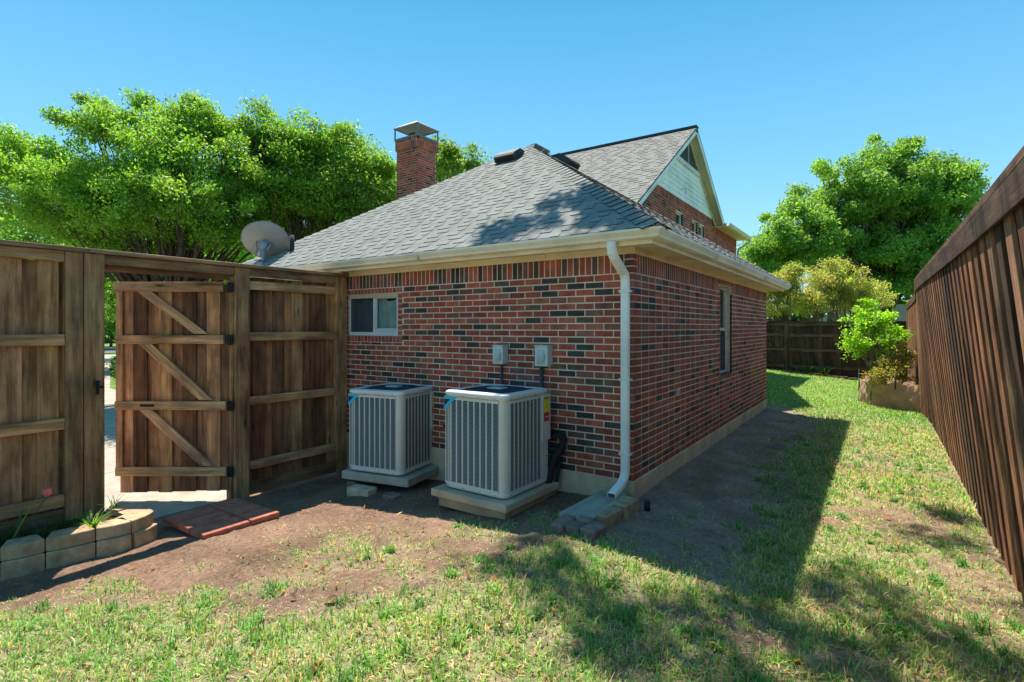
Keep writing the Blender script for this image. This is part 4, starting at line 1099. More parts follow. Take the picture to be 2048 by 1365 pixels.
# ------------------------------------------------------------------ fences
BRN = [(.20, .125, .078), (.27, .175, .108), (.14, .088, .06), (.36, .25, .155), (.22, .155, .11), (.11, .07, .05), (.30, .19, .11)]
def wood(lo, hi, name, par, col=None, axis=2, mtx=None, ch=.004, m='wood'):
    b = MB(); b.box(lo, hi, col or jit(R.choice(BRN), .15), mtx=mtx, axis=axis, ch=ch); return b.build(name, m, par)
XF = -4.1
fence = thing('wooden_fence', (XF, -1.4, -.34), 'tall brown board fence with gateway, between garden bed and brick wall', 'fence')
RAILC = (.31, .235, .155)
# cap board and header
wood((XF-.17, -6.2, 2.305), (XF+.055, -2.95, 2.345), 'cap_board', fence, (.20, .165, .125), 1); wood((XF-.17, -2.95, 2.306), (XF+.05, -.04, 2.346), 'cap_board', fence, (.20, .165, .125), 1)
for (y0, y1) in ((-6.2, -3.117), (-1.412, -.22)): wood((XF-.03, y0, 2.212), (XF+.012, y1, 2.304), 'top_rail', fence, jit((.19, .145, .105), .1), 1)
wood((XF-.03, -2.822, 2.212), (XF+.008, -1.586, 2.304), 'header', fence, (.17, .13, .095), 1)
wood((XF-.12, -2.822, 2.16), (XF-.032, -1.586, 2.304), 'header', fence, (.13, .075, .05), 1)
# posts
for y0, y1, x0, x1, zt in ((-3.113, -2.985, -.1, .022, 2.304), (-2.979, -2.824, -.1, .03, 2.302), (-1.583, -1.416, -.1, .022, 2.304), (-.217, -.05, -.1, .022, 2.304), (-6.3, -6.17, -.1, .022, 2.3)):
    wood((XF+x0, y0, -.42), (XF+x1, y1, zt), 'post', fence, jit((.24, .185, .125), .12))
wood((XF-.11, -1.618, -.36), (XF-.02, -1.588, 2.2), 'gate_jamb', fence, (.30, .22, .14))
# rails
for y0, y1, hs in ((-6.17, -3.115, (1.46, .71)), (-1.414, -.219, (2.06, 1.464, .718, -.026))):
    for z0 in hs: wood((XF-.035, y0, z0), (XF+.01, y1, z0+.1), 'rail', fence, jit(RAILC, .1), 1)
wood((XF-.035, -6.17, .02), (XF+.008, -3.115, .13), 'rail', fence, jit((.20, .16, .11), .1), 1); wood((XF-.035, -6.17, -.13), (XF-.004, -3.115, .0), 'kick_board', fence, (.12, .10, .075), 1)
wood((XF-.02, -1.414, -.31), (XF+.015, -.219, -.165), 'kick_board', fence, (.14, .10, .07), 1)
# pickets
def pickets(y0, y1, zb, zt, par, pitch=.2545, fw=.15, start=None):
    y = y0
    while y < y1 - .02:
        c = R.random()
        wood((XF-.062, max(y, y0), zb), (XF-.044, min(y+fw, y1), zt), 'picket', par, jit(R.choice(BRN), .2), ch=.002)
        if y+fw < y1: wood((XF-.084, y+fw-.03, zb), (XF-.066, min(y+pitch+.03, y1+.02), zt), 'picket', par, jit(R.choice(BRN[:3]), .2), ch=.002)
        y += pitch
BRN = BRN + [(.12, .07, .045), (.34, .25, .17), (.10, .065, .045)]
pickets(-1.345, -.2, -.2, 2.21, fence)
wood((XF-.084, -1.43, -.2), (XF-.066, -1.32, 2.21), 'picket', fence, (.13, .09, .06))
pickets(-3.545-.0, -3.12, -.1, 2.21, fence, .2545, .15) if False else None
for (a, c, dpt) in ((-3.545, -3.395, 0), (-3.40, -3.285, 1), (-3.292, -3.145, 0), (-3.15, -3.09, 1), (-3.69, -3.56, 1), (-3.85, -3.70, 0), (-3.96, -3.84, 1), (-4.10, -3.95, 0), (-4.22, -4.09, 1), (-4.36, -4.21, 0), (-4.5, -4.35, 1), (-4.65, -4.5, 0)):
    wood((XF-.062-.022*dpt, a, -.1), (XF-.044-.022*dpt, c, 2.21), 'picket', fence, jit((.29, .21, .135) if not dpt else (.20, .14, .09), .15), ch=.002)
y = -6.15
while y < -4.66: wood((XF-.062, y, -.1), (XF-.044, y+.14, 2.21), 'picket', fence); y += .145
# latch on the post
b = MB(); b.box((XF+.03, -2.895, 1.0), (XF+.036, -2.868, 1.13), (.015, .015, .015)); b.box((XF+.036, -2.885, 1.06), (XF+.06, -2.835, 1.075), (.015, .015, .015)); b.box((XF+.036, -2.9, 1.115), (XF+.045, -2.865, 1.125), (.02, .02, .02)); b.build('latch', 'plain', fence)

gate = thing('wooden_gate', (XF+.0, -1.6, -.24), 'open brown wooden gate with four rails and diagonal braces', 'gate')
ga = math.atan2(-.5667, -.8239)
GM = Matrix.Translation((XF-.01, -1.625, 0)) @ Matrix.Rotation(ga, 4, 'Z')
# local x runs from the hinge to the free edge, local +y faces the yard
def gw(lo, hi, name, col, axis=2, mtx=None, ch=.003): return wood(lo, hi, name, gate, col, axis, GM if mtx is None else GM @ mtx, ch)
# which side faces the camera
side_s = 1 if (Vector(CAM) - GM.translation).dot(GM.to_3x3() @ Vector((0, 1, 0))) > 0 else -1
def gy(a, c): return (min(a*side_s, c*side_s), max(a*side_s, c*side_s))
for z0, z1, x1, xr in ((2.022, 2.13, 1.285, .065), (1.436, 1.533, 1.27, .06), (.697, .795, 1.275, .035), (-.041, .058, 1.271, .03)):
    a, c = gy(.0, .038); gw((xr, a, z0), (x1, c, z1), 'rail', jit((.30, .225, .155), .08), 0)
for z0, z1 in ((1.5331, 2.0219), (.7951, 1.4359), (.0581, .6969)):
    a, c = gy(.0, .034); gw((1.19, a, z0), (1.265, c, z1), 'stile', jit((.30, .22, .14), .06))
for (xa, xb, z0, z1) in (((1.027, .867), (.389, .241), 2.02, 1.549), ((1.005, .867), (.336, .187), 1.432, .811), ((1.005, .857), (.315, .177), .697, .073)):
    b = MB(); a, c = gy(.0, .032)
    pts = [(xa[0], z0), (xa[1], z0), (xb[1], z1), (xb[0], z1)]
    vs = [(p, a, q) for p, q in pts] + [(p, c, q) for p, q in pts]
    dvx = Vector((xb[0]-xa[0], 0, z1-z0)).normalized(); of = R.uniform(0, 50)
    gr = [(Vector(v).dot(dvx)+of, Vector(v).dot(Vector((dvx.z, 0, -dvx.x))), v[1]) for v in vs]
    b.add([tuple(GM @ Vector(v)) for v in vs], [(0, 1, 2, 3), (7, 6, 5, 4), (0, 4, 5, 1), (1, 5, 6, 2), (2, 6, 7, 3), (3, 7, 4, 0)], jit((.31, .25, .185), .06), gr); b.build('brace', 'wood', gate)
for x0, x1, zb, dp in ((1.097, 1.239, -.237, 0), (.815, 1.089, -.234, 0), (.546, .809, -.234, 0), (.275, .540, -.223, 0), (.005, .268, -.218, 0)):
    xm = x0 + .15 if x1-x0 > .2 else x1
    a, c = gy(-.022, -.003); gw((max(x0, x1-.15), a, zb), (x1, c, 2.11), 'picket', jit(R.choice(BRN), .15), ch=.002)
    if x1-x0 > .2: a, c = gy(-.041, -.0225); gw((x0, a, zb+.003), (x1-.13, c, 2.105), 'picket', jit(R.choice(BRN[:3]), .15), ch=.002)
wood((.0, -.02, 0), (.01, .02, .01), 'shim', gate, mtx=GM) if False else None
for z in (2.07, 1.48, .74, .0):
    b = MB(); a, c = gy(-.004, .012); b.box((-.03, a, z-.055), (.03, c, z+.055), (.012, .012, .012), mtx=GM); b.tube([GM @ Vector((.0, side_s*.012, z-.055)), GM @ Vector((.0, side_s*.012, z+.055))], .009, 8, (.015, .015, .015)); b.build('hinge', 'plain', gate)
b = MB(); hx_ = .91; pts = [GM @ Vector((hx_+.075-i*.0187, side_s*(.039+.022*math.sin(math.pi*i/8)), .748)) for i in range(9)]; b.tube(pts, .006, 6, (.02, .018, .016)); b.box((hx_-.08, *[side_s*.038 if side_s > 0 else -.042][:1], .735), (hx_+.08, (.042 if side_s > 0 else -.038), .762), (.02, .018, .016), mtx=GM); b.build('handle', 'plain', gate)
wood((XF-.145, -1.62, -.35), (XF-.132, -1.59, 2.2), 'spring_strip', fence, (.1, .08, .06)) if False else None

# right boundary fence, leaning into the yard
MLEAN = .108
def lean(y):
    k = float(sst(6.5, 11.5, y)); return MLEAN*(1-k)
def ytop(y): return 2.335 + .125*float(sst(-2.5, 7.5, y)) - .07*float(sst(8, 16, y))
def topx(y): return 2.462 + .175*float(sst(6.5, 11.5, y))
rf = thing('leaning_board_fence', (2.68, 0, -.1), 'tall dark board fence along the right, leaning in over the lawn', 'fence')
DW = [(.13, .078, .056), (.17, .10, .068), (.09, .06, .045), (.26, .165, .115), (.07, .05, .042), (.20, .12, .08), (.15, .11, .09)]
def ftop(y): return 2.36 - .0*y
def lean_board(y0, y1, off, th, zb, zt, name, col, x_in=0.0, seg=1):
    """vertical board: outer (yard) face displaced by off from the fence plane"""
    b = MB(); vs = []
    ym = (y0+y1)/2
    tx = topx(ym); bx = tx + lean(ym)*(2.36 - (-.1)); 
    def X(z): return bx + (tx-bx)*(z+.1)/2.46
    ch = .003
    for z in (zb, zt):
        vs += [(X(z)-off-th, y0+ch, z), (X(z)-off-th, y1-ch, z), (X(z)-off-th+ch, y1, z), (X(z)-off, y1, z), (X(z)-off, y0, z), (X(z)-off-th+ch, y0, z)]
    fs = [(i, (i+1) % 6, 6+(i+1) % 6, 6+i) for i in range(6)] + [tuple(range(6))[::-1], tuple(range(6, 12))]
    o = R.uniform(0, 80); b.add(vs, fs, col, [(v[2]+o, v[1], v[0]) for v in vs]); return b.build(name, 'wood', rf)
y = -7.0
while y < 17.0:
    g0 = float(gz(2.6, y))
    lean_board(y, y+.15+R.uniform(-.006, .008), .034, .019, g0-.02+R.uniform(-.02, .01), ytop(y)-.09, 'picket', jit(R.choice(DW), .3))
    lean_board(y+.13, y+.305, -.002, .018, g0-.02, ytop(y)-.09, 'picket', jit(tuple(.22*q for q in R.choice(DW)), .2))  # recessed boards darkened, the shade of the gaps put into their colour
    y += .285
ys = [-7, -4.6, -2.2, .2, 2.4, 4.6, 6.6, 7.6, 8.6, 9.8, 11.2, 13, 15, 17]
for i in range(len(ys)-1):
    a, c = ys[i], ys[i+1]
    for name, o0, o1, z0, z1, col in (('cap_board', -.10, .075, -.0, .038, (.095, .075, .06)), ('trim_board', .056, .074, -.145, -.001, (.05, .04, .035))):
        b = MB(); vs = []
        for yy in (a, c):
            for oo, zz in ((o0, z0), (o1, z0), (o1, z1), (o0, z1)): vs.append((topx(yy) - oo + lean(yy)*(-zz), yy, ytop(yy)-.04+zz))
        of = R.uniform(0, 50); b.add(vs, [(0, 1, 2, 3), (7, 6, 5, 4), (0, 4, 5, 1), (1, 5, 6, 2), (2, 6, 7, 3), (3, 7, 4, 0)], jit(col, .1), [(v[1]+of, v[2], v[0]) for v in vs]); b.build(name, 'wood', rf)

# fence across the back of the yard with a gate bay
bf = thing('back_fence', (0, 17, 0), 'dark shaded board fence across the back of the yard', 'fence')
YB = 17.05
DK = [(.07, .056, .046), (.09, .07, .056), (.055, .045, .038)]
x = -3.4; i = 0
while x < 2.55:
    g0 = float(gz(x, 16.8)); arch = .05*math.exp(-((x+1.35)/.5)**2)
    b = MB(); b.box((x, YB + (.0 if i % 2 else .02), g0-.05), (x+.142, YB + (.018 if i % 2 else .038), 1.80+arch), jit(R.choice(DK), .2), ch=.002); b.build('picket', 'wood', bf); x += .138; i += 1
for (x0, x1) in ((-3.4, -1.02), (-.86, 2.3)):
    for z in (.18, .78, 1.32, 1.70):
        b = MB(); b.box((x0, YB-.045, z - (.0 if x0 < -1 else .03)), (x1, YB-.003, z+.085), jit((.12, .095, .078), .08), axis=0, ch=.003); b.build('rail', 'wood', bf)
b = MB(); b.box((-.86, YB-.06, 1.79), (2.6, YB+.05, 1.83), (.085, .07, .06), axis=0); b.build('cap_board', 'wood', bf)
for x0 in (-1.02, 2.30): b = MB(); b.box((x0, YB-.06, -.1), (x0+.15, YB-.004, 1.83), (.085, .07, .055), ch=.004); b.build('post', 'wood', bf)
for z1, z0 in ((1.70, 1.33), (1.32, .80), (.78, .24)):
    b = MB(); vs = [(x_, y_, z_) for y_ in (YB-.04, YB-.006) for x_, z_ in ((-2.0, z1), (-1.85, z1), (-1.15, z0), (-1.3, z0))]
    b.add(vs, [(0, 1, 2, 3), (7, 6, 5, 4), (0, 4, 5, 1), (1, 5, 6, 2), (2, 6, 7, 3), (3, 7, 4, 0)], (.07, .06, .048), [(v[0]*2, v[2], v[1]) for v in vs]); b.build('brace', 'wood', bf)

# ------------------------------------------------------------------ garden bed: two courses of concrete blocks
TANB = (.50, .35, .21)
bed_pts = [(-3.66, -4.22), (-3.61, -3.93), (-3.572, -3.655), (-3.518, -3.40), (-3.452, -3.09), (-3.40, -2.85)]
def bed_block(p, q, z0, z1, label, off=0.0, depth=.18):
    p = Vector((*p, 0)); q = Vector((*q, 0)); d = (q-p).normalized(); n = Vector((d.y, -d.x, 0)); L = (q-p).length - .004
    p = p + n*off
    pf = [(0.002, -.010), (.035, 0), (L*.5, .012), (L-.035, 0), (L-.002, -.010), (L*.86, -depth), (L*.14, -depth)]
    b = MB(); k = len(pf)
    jj = [R.uniform(-.003, .003) for _ in pf]
    lo = [p + d*a + n*(c+j_) for (a, c), j_ in zip(pf, jj)]
    vs = [(v.x, v.y, z0) for v in lo] + [(v.x+0, v.y, z1-.006) for v in lo] + [tuple((Vector((v.x, v.y, z1)) + (Vector((*((lo[5]+lo[6])/2)[:2], z1)) - Vector((v.x, v.y, z1))).normalized()*.006)) for v in lo]
    fs = [(i, (i+1) % k, k+(i+1) % k, k+i) for i in range(k)] + [(k+i, k+(i+1) % k, 2*k+(i+1) % k, 2*k+i) for i in range(k)] + [tuple(range(2*k, 3*k)), tuple(range(k))[::-1]]
    b.add(vs, fs, jit(TANB, .1)); c = (lo[0]+lo[5])/2
    return tag(b.build('bed_block', 'stone', origin=(c.x, c.y, z0)), label, 'block', 'tan concrete blocks edging the bed')
names = ['outside the picture at the bed start', 'second from the bed start', 'under the long tulip leaf', 'in the middle of the front row, wide', 'below the bright green tuft']
for i in range(5):
    bed_block(bed_pts[i], bed_pts[i+1], -.152, -.05, 'tan top row block ' + names[i])
    bed_block(bed_pts[i], bed_pts[i+1], -.30, -.158, 'tan bottom row block ' + names[i], .022)
bed_block((-3.41, -2.84), (-3.53, -2.62), -.16, -.05, 'tan top row block at the rounded bed corner', 0, .2)
bed_block((-3.40, -2.83), (-3.52, -2.60), -.30, -.162, 'tan bottom row block at the rounded bed corner', .012, .2)
bed_block((-3.55, -2.61), (-3.85, -2.62), -.17, -.055, 'tan top row block on the gate side of the bed', 0, .2)
bed_block((-3.55, -2.60), (-3.85, -2.61), -.32, -.172, 'tan bottom row block on the gate side of the bed', .0, .2)
bed_block((-3.86, -2.62), (-4.06, -2.68), -.17, -.052, 'tan top block against the latch post', 0, .18)
b = MB(); b.prism([(-4.12, -4.6), (-3.75, -4.6), (-3.68, -3.7), (-3.52, -2.95), (-3.65, -2.75), (-4.12, -2.82)], (0, 0, -.32), (1, 0, 0), (0, 1, 0), (0, 0, 1), .21, (.07, .05, .036))
tag(b.build('bed_soil', 'ground'), kind='structure')
# strappy plants
def strap(b, p, az, L, w, arch, col, seg=6, lean_=.35):
    p = Vector(p); d = Vector((math.cos(az), math.sin(az), 0)); s = Vector((-d.y, d.x, 0)); vs = []; fs = []
    for i in range(seg+1):
        t = i/seg; h = L*(t - arch*t*t); o = L*(lean_*t + arch*.9*t*t)
        q = p + d*o + Vector((0, 0, h)); ww = w*(1-t**2.2)+.0006
        vs += [q - s*ww/2, q + Vector((0, 0, -ww*.18)), q + s*ww/2]
    for i in range(seg):
        for k in (0, 1): fs.append((3*i+k, 3*i+k+1, 3*i+4+k, 3*i+3+k))
    b.add(vs, fs, col, smooth=True)
def tuft(x, y, z, n, L, col, label, spread=.06, w=.006, cat='plant', group=None):
    b = MB()
    for i in range(n):
        a = R.uniform(0, 6.28); r = spread*math.sqrt(R.random())
        strap(b, (x+r*math.cos(a), y+r*math.sin(a), z), a+R.uniform(-.6, .6), L*R.uniform(.6, 1.1), w*R.uniform(.7, 1.2), R.uniform(.25, .6), jit(col, .3, .1), 6, R.uniform(.1, .5))
    return tag(b.build('strappy_plant', 'leaf', origin=(x, y, z)), label, cat, group)
G1 = (.10, .21, .045)
tuft(-3.67, -3.05, -.11, 95, .21, (.13, .25, .05), 'bright sunlit strappy tuft at the right end of the garden bed', .05, .008)
tuft(-3.80, -3.35, -.11, 70, .20, (.05, .12, .04), 'dark green shaded strappy clump in the middle of the garden bed', .09, .007)
tuft(-3.93, -3.62, -.11, 80, .22, (.05, .12, .04), 'dark green clump around the long tulip leaf', .10, .009)
tuft(-3.92, -3.15, -.11, 40, .16, (.05, .12, .04), 'small dark green clump close to the fence post', .06, .006)
tuft(-3.95, -2.80, -.06, 18, .17, (.15, .25, .07), 'sparse pale tuft leaning over the bed corner toward the gate', .03, .006)
t = thing('tulip', (-3.86, -3.52, -.11), 'pink tulip behind one long upright green leaf in the bed', 'flower')
b = MB(); strap(b, (-3.82, -3.55, -.13), .95, .42, .055, .05, (.17, .32, .08), 10, .42); strap(b, (-3.86, -3.50, -.12), 2.4, .3, .03, .15, (.06, .15, .05), 8, .2); b.build('leaf', 'leaf', t)
b = MB(); tp = Vector((-3.86, -3.30, .20)); b.tube([(-3.86, -3.46, -.11), (-3.87, -3.40, .05), tp], .004, 6, (.09, .18, .05)); b.build('stem', 'leaf', t)
b = MB()
for k in range(6):
    a = k*math.pi/3; d = Vector((math.cos(a), math.sin(a), 0)); s = Vector((-d.y, d.x, 0)); vs = []
    for i in range(5):
        u = i/4; ww = .026*math.sin(math.pi*min(.15+u*.85, 1))**.7; q = tp + d*(.022*math.sin(u*1.9)+.006*u) + Vector((0, 0, .07*u)); vs += [q - s*ww, q + d*.004, q + s*ww]
    b.add(vs, [(3*i+j, 3*i+j+1, 3*i+4+j, 3*i+3+j) for i in range(4) for j in (0, 1)], jit((.80, .32, .48), .12, .08), smooth=True)
b.build('petals', 'leaf', t)

# ------------------------------------------------------------------ burlap planter, its shrubs, far bed
def leaves_np(cent, L, Wd_, col, var=.25, upb=.5, seed=1, jitc=.12):
    n = len(cent); rg = np.random.default_rng(seed)
    d = rg.normal(size=(n, 3)); d[:, 2] -= .25; d /= np.linalg.norm(d, axis=1, keepdims=True)
    nn = rg.normal(size=(n, 3)); nn[:, 2] = np.abs(nn[:, 2]) + upb; 
    s = np.cross(d, nn); s /= np.linalg.norm(s, axis=1, keepdims=True) + 1e-9
    up_ = np.cross(s, d)
    l = (L*(1 + rg.uniform(-.35, .35, n)))[:, None]; w = (Wd_*(1 + rg.uniform(-.3, .3, n)))[:, None]
    a = cent; c = cent + d*l; m1 = cent + d*l*.45 + s*w*.5 - up_*w*.12; m2 = cent + d*l*.45 - s*w*.5 - up_*w*.12
    V = np.stack([a, m1, c, m2], 1).reshape(-1, 3)
    Fq = np.arange(4*n).reshape(n, 4)
    base = np.array(col) if np.ndim(col) == 2 else np.tile(np.array(col), (n, 1))
    c_ = base*(1 + rg.uniform(-var, var, (n, 1)))*(1 + rg.uniform(-jitc, jitc, (n, 3)))
    return V, Fq, np.repeat(np.clip(c_, 0, 1), 4, axis=0)
def limbs(b, root, top, targets, r0, rng, col=(.10, .075, .055), n=6, droop=.0):
    root, top = Vector(root), Vector(top)
    for tg in targets:
        tg = Vector(tg); s = rng.uniform(.35, 1.0); p0 = root.lerp(top, s)
        mid = p0.lerp(tg, .45) + Vector((rng.uniform(-.2, .2), rng.uniform(-.2, .2), (tg-p0).length*.12))
        pts = []; L = 7
        for i in range(L+1):
            u = i/L; q = p0*(1-u)**2 + mid*2*u*(1-u) + tg*u*u
            q += Vector((rng.uniform(-1, 1), rng.uniform(-1, 1), rng.uniform(-1, 1)))*.03*(tg-p0).length*(.3+u)*.5; pts.append(q)
        r = r0*rng.uniform(.25, .55); b.tube(pts, [max(r*(1-.85*i/L), .006) for i in range(L+1)], n, jit(col, .15), cap=False)
def make_tree(name, base, stems, crown, label, cat, leafn, leafsize, col, seed, trunk_r=.16, clump_r=.38, nclump=150, nlimb=60, group=None, barkc=(.10, .075, .055), shell=.55, leafmat='leaf', col2=None, twiggy=True):
    """crown: list of (cx,cy,cz,rx,ry,rz) ellipsoids; stems: list of (dx,dy,height)"""
    rg = np.random.default_rng(seed); rr = random.Random(seed)
    t = thing(name, base, label, cat, group)
    vols = np.array([c[3]*c[4]*c[5] for c in crown])**.75; vols /= vols.sum(); cc = []
    for i in range(nclump):
        c = crown[rg.choice(len(crown), p=vols)]
        v = rg.normal(size=3); v /= np.linalg.norm(v); r = (shell + (1-shell)*rg.random())*(rg.random()**.25)*rg.uniform(.85, 1.12)
        cc.append(np.array(c[:3]) + v*r*np.array(c[3:]))
    cc = np.array(cc)
    k = rg.integers(0, nclump, leafn); cr = clump_r*rg.uniform(.55, 1.4, nclump)
    off = rg.normal(size=(leafn, 3)); off[:, 2] *= .62; rn = np.linalg.norm(off, axis=1, keepdims=True); off = off/rn*np.minimum(rn, 2.1)**.8
    cen = cc[k] + off*cr[k][:, None]*.62
    cv = rg.uniform(.72, 1.3, nclump); base_c = np.array(col)[None]*cv[k][:, None]
    if col2 is not None:
        mixk = rg.random(nclump)[k][:, None]*.6 + rg.random((leafn, 1))*.4; base_c = base_c*(1-mixk) + np.array(col2)[None]*mixk
    V, Fq, C = leaves_np(cen, leafsize, leafsize*.52, base_c, seed=seed)
    cr_o = arr_mesh('crown', V, 4, Fq, C, leafmat, t); cr_o['kind'] = 'stuff'
    b = MB(); bx, by, bz = base
    for (dx, dy, h) in stems:
        root = Vector((bx+dx*.12, by+dy*.12, bz-.1)); top = Vector((bx+dx, by+dy, bz+h)); pts = []
        for i in range(7):
            u = i/6; pts.append(root.lerp(top, u) + Vector((rr.uniform(-.04, .04), rr.uniform(-.04, .04), 0)) - Vector((dx, dy, 0))*.18*math.sin(math.pi*u))
        b.tube(pts, [trunk_r*(1.25-.75*i/6) for i in range(7)], 8, jit(barkc, .1))
    b.build('trunk', 'bark', t)
    b = MB(); sel = rg.choice(nclump, min(nlimb, nclump), replace=False)
    for j in sel:
        dx, dy, h = stems[rr.randrange(len(stems))] if len(stems) < 2 else min(stems, key=lambda s_: (bx+s_[0]-cc[j][0])**2 + (by+s_[1]-cc[j][1])**2 + rr.uniform(0, 1.5))
        limbs(b, (bx+dx*.3, by+dy*.3, bz+h*.35), (bx+dx, by+dy, bz+h), [tuple(cc[j])], trunk_r*1.1, rr, barkc)
    b.build('limbs', 'bark', t)
    return t
def Dp(px, py, d):
    a = (px-1024)/F; r = (math.cos(TH), math.sin(TH)); w_ = (-math.sin(TH), math.cos(TH)); return (CAM[0]+d*(a*r[0]+w_[0]), CAM[1]+d*(a*r[1]+w_[1]), CAM[2]-d*(py-655.5)/F)
def blob(px, py, d, rw, rh, rd=None):
    """ellipsoid with real size given where it stands"""
    x, y, z = Dp(px, py, d); q = rw*d/F; return (x, y, z, q, rd or q, rh*d/F)
# planter
def planter():
    t = thing('fabric_planter', (2.06, 10.1, -.15), 'low tan burlap fabric planter sagging between green stakes by the leaning fence', 'planter')
    A, B_, C_ = Vector((1.47, 10.55, 0)), Vector((1.72, 10.08, 0)), Vector((2.64, 9.75, 0)); D_ = Vector((2.6, 11.3, 0)); E_ = Vector((1.6, 11.4, 0))
    ctr = [A, B_, Vector((2.17, 9.88, 0)), C_, D_, E_]
    b = MB(); vs = []; fs = []; n = 0; rows = 9; seg = 16; tot = []
    for i in range(len(ctr)):
        p, q = ctr[i], ctr[(i+1) % len(ctr)]
        for k in range(seg):
            u = k/seg; w_ = p.lerp(q, u); dn = (q-p).normalized(); nn = Vector((dn.y, -dn.x, 0)); sag = math.sin(math.pi*u)
            tot.append((w_, nn, sag, i+u))
    for (w_, nn, sag, s_) in tot:
        for r in range(rows+1):
            v = r/rows; z0 = float(gz(w_.x, w_.y))-.02; top = .42 - .075*sag
            z = z0 + (top-z0)*v; bul = .035*sag*math.sin(math.pi*min(v*1.1, 1)) + .012*math.sin(s_*9+v*7) + .01*math.sin(s_*23-v*11)
            q = w_ + nn*bul; vs.append((q.x, q.y, z))
    m_ = len(tot); rw = rows+1
    for i in range(m_):
        j = (i+1) % m_
        for r in range(rows): fs.append((i*rw+r, j*rw+r, j*rw+r+1, i*rw+r+1))
    b.add(vs, fs, (.90, .60, .42), smooth=True); b.build('fabric', 'burlap', t)
    b = MB(); b.add([(p.x, p.y, .22) for p in ctr], [tuple(range(len(ctr)))], (.06, .045, .03)); b.build('soil', 'ground', t)
    for p in ctr[:5]:
        b = MB(); b.tube([(p.x, p.y+.02, -.2), (p.x, p.y+.02, .62 if p is not C_ else .66)], .016, 7, (.02, .05, .04)); b.build('stake', 'plain', t)
planter()
make_tree('green_shrub', (1.95, 10.6, .2), [(-.12, 0, .6), (.1, .1, .7), (-.3, -.1, .5)], [blob(1745, 650, 13.0, 62, 42, .6), blob(1720, 690, 12.8, 42, 30, .4), blob(1775, 690, 12.6, 44, 30, .4), blob(1748, 630, 13.1, 44, 26, .5), blob(1700, 672, 12.9, 26, 12, .3), blob(1800, 665, 13, 20, 26, .3), blob(1735, 612, 13.2, 26, 14, .3), blob(1688, 640, 13, 20, 12, .3)],
          'bright lime green leafy shrub rising out of the fabric planter', 'shrub', 5200, .075, (.28, .50, .045), 11, .02, .15, 90, 50, barkc=(.30, .22, .17), shell=.2)
make_tree('red_tipped_shrub', (2.3, 10.7, .2), [(.05, 0, .3), (-.1, .1, .3)], [blob(1790, 745, 12.2, 44, 26, .35), blob(1812, 712, 12.3, 26, 26, .3), blob(1752, 752, 12.2, 24, 20, .25), blob(1770, 725, 12.4, 26, 18, .3)],
          'low shrub with red and orange leaf tips in the fabric planter', 'shrub', 4200, .055, (.20, .34, .07), 12, .015, .14, 70, 40, barkc=(.3, .16, .12), shell=.2, col2=(.40, .20, .11))
b = MB()
for i in range(60):
    x = R.uniform(-.55, -.1) + (.5 if i > 30 else 0); a = R.uniform(0, 6.28)
    strap(b, (x, 16.6+R.uniform(-.1, .1), float(gz(x, 16.6))), a, R.uniform(.25, .5), .03, .35, jit((.07, .17, .04) if i < 30 else (.14, .30, .05), .2), 5)
tag(b.build('iris_clump', 'leaf', origin=(0, 16.6, -.05)), 'green iris leaves growing at the foot of the back fence', 'plant')
for i in range(14):
    x0 = -1.0 + i*.25; b = MB(); yy = 16.30 - .035*max(0, x0)**1.5; g0 = float(gz(x0, yy)); b.box((x0, yy-.05, g0-.05), (x0+.235, yy+.05, g0+.07+R.uniform(-.01, .01)), jit((.20, .10, .07), .2), ch=.008)
    tag(b.build('edging_brick', 'stone', origin=(x0, yy, g0)), ('edging brick at the fence post end of the far bed row' if i == 0 else 'edging brick at the planter end of the far bed row' if i == 13 else 'low reddish edging brick inside the row before the back fence'), 'brick', 'edging bricks along the far bed')

# ------------------------------------------------------------------ trees
GR = (.135, .30, .045)
make_tree('shade_tree', (*Dp(330, 700, 14.5)[:2], -.35), [(-1.3, .3, 3.1), (-.4, -.3, 3.3), (.5, .3, 3.4), (1.2, -.2, 3.0), (.2, .8, 3.2)],
          [blob(170, 400, 13.5, 210, 110, 2.0), blob(380, 330, 14.2, 180, 105, 2.2), blob(300, 430, 13.6, 260, 90, 2.2), blob(60, 330, 14, 120, 70, 1.8), blob(480, 420, 14.8, 110, 100, 1.8), blob(250, 260, 14.2, 120, 50, 1.4), blob(400, 255, 14.6, 90, 45, 1.3), blob(185, 205, 14.2, 40, 16, .5), blob(280, 200, 14.2, 26, 16, .4), blob(395, 208, 14.4, 24, 18, .4), blob(120, 240, 14, 40, 20, .5), blob(455, 275, 14.6, 70, 45, 1.2), blob(20, 320, 14, 60, 60, 1.2)],
          'large bushy green tree leaning over the fence above the gate', 'tree', 170000, .085, GR, 21, .10, .31, 820, 170, col2=(.22, .38, .05))
make_tree('shade_tree', (*Dp(640, 700, 16)[:2], -.35), [(-.8, 0, 3.2), (.6, .2, 3.4), (.1, -.6, 3.1), (1.2, .4, 3.2)],
          [blob(600, 380, 15.5, 130, 110, 2.0), blob(700, 400, 16, 100, 110, 2.0), blob(560, 290, 15.4, 80, 50, 1.4), blob(650, 300, 15.8, 85, 50, 1.4), blob(730, 330, 16.2, 55, 45, 1.2), blob(530, 222, 15.4, 22, 12, .4), blob(610, 240, 15.6, 12, 20, .3), blob(690, 268, 16, 30, 18, .5)],
          'bushy green tree behind the satellite dish and left of the chimney', 'tree', 105000, .092, (.125, .28, .042), 22, .10, .34, 480, 100, col2=(.20, .35, .05))
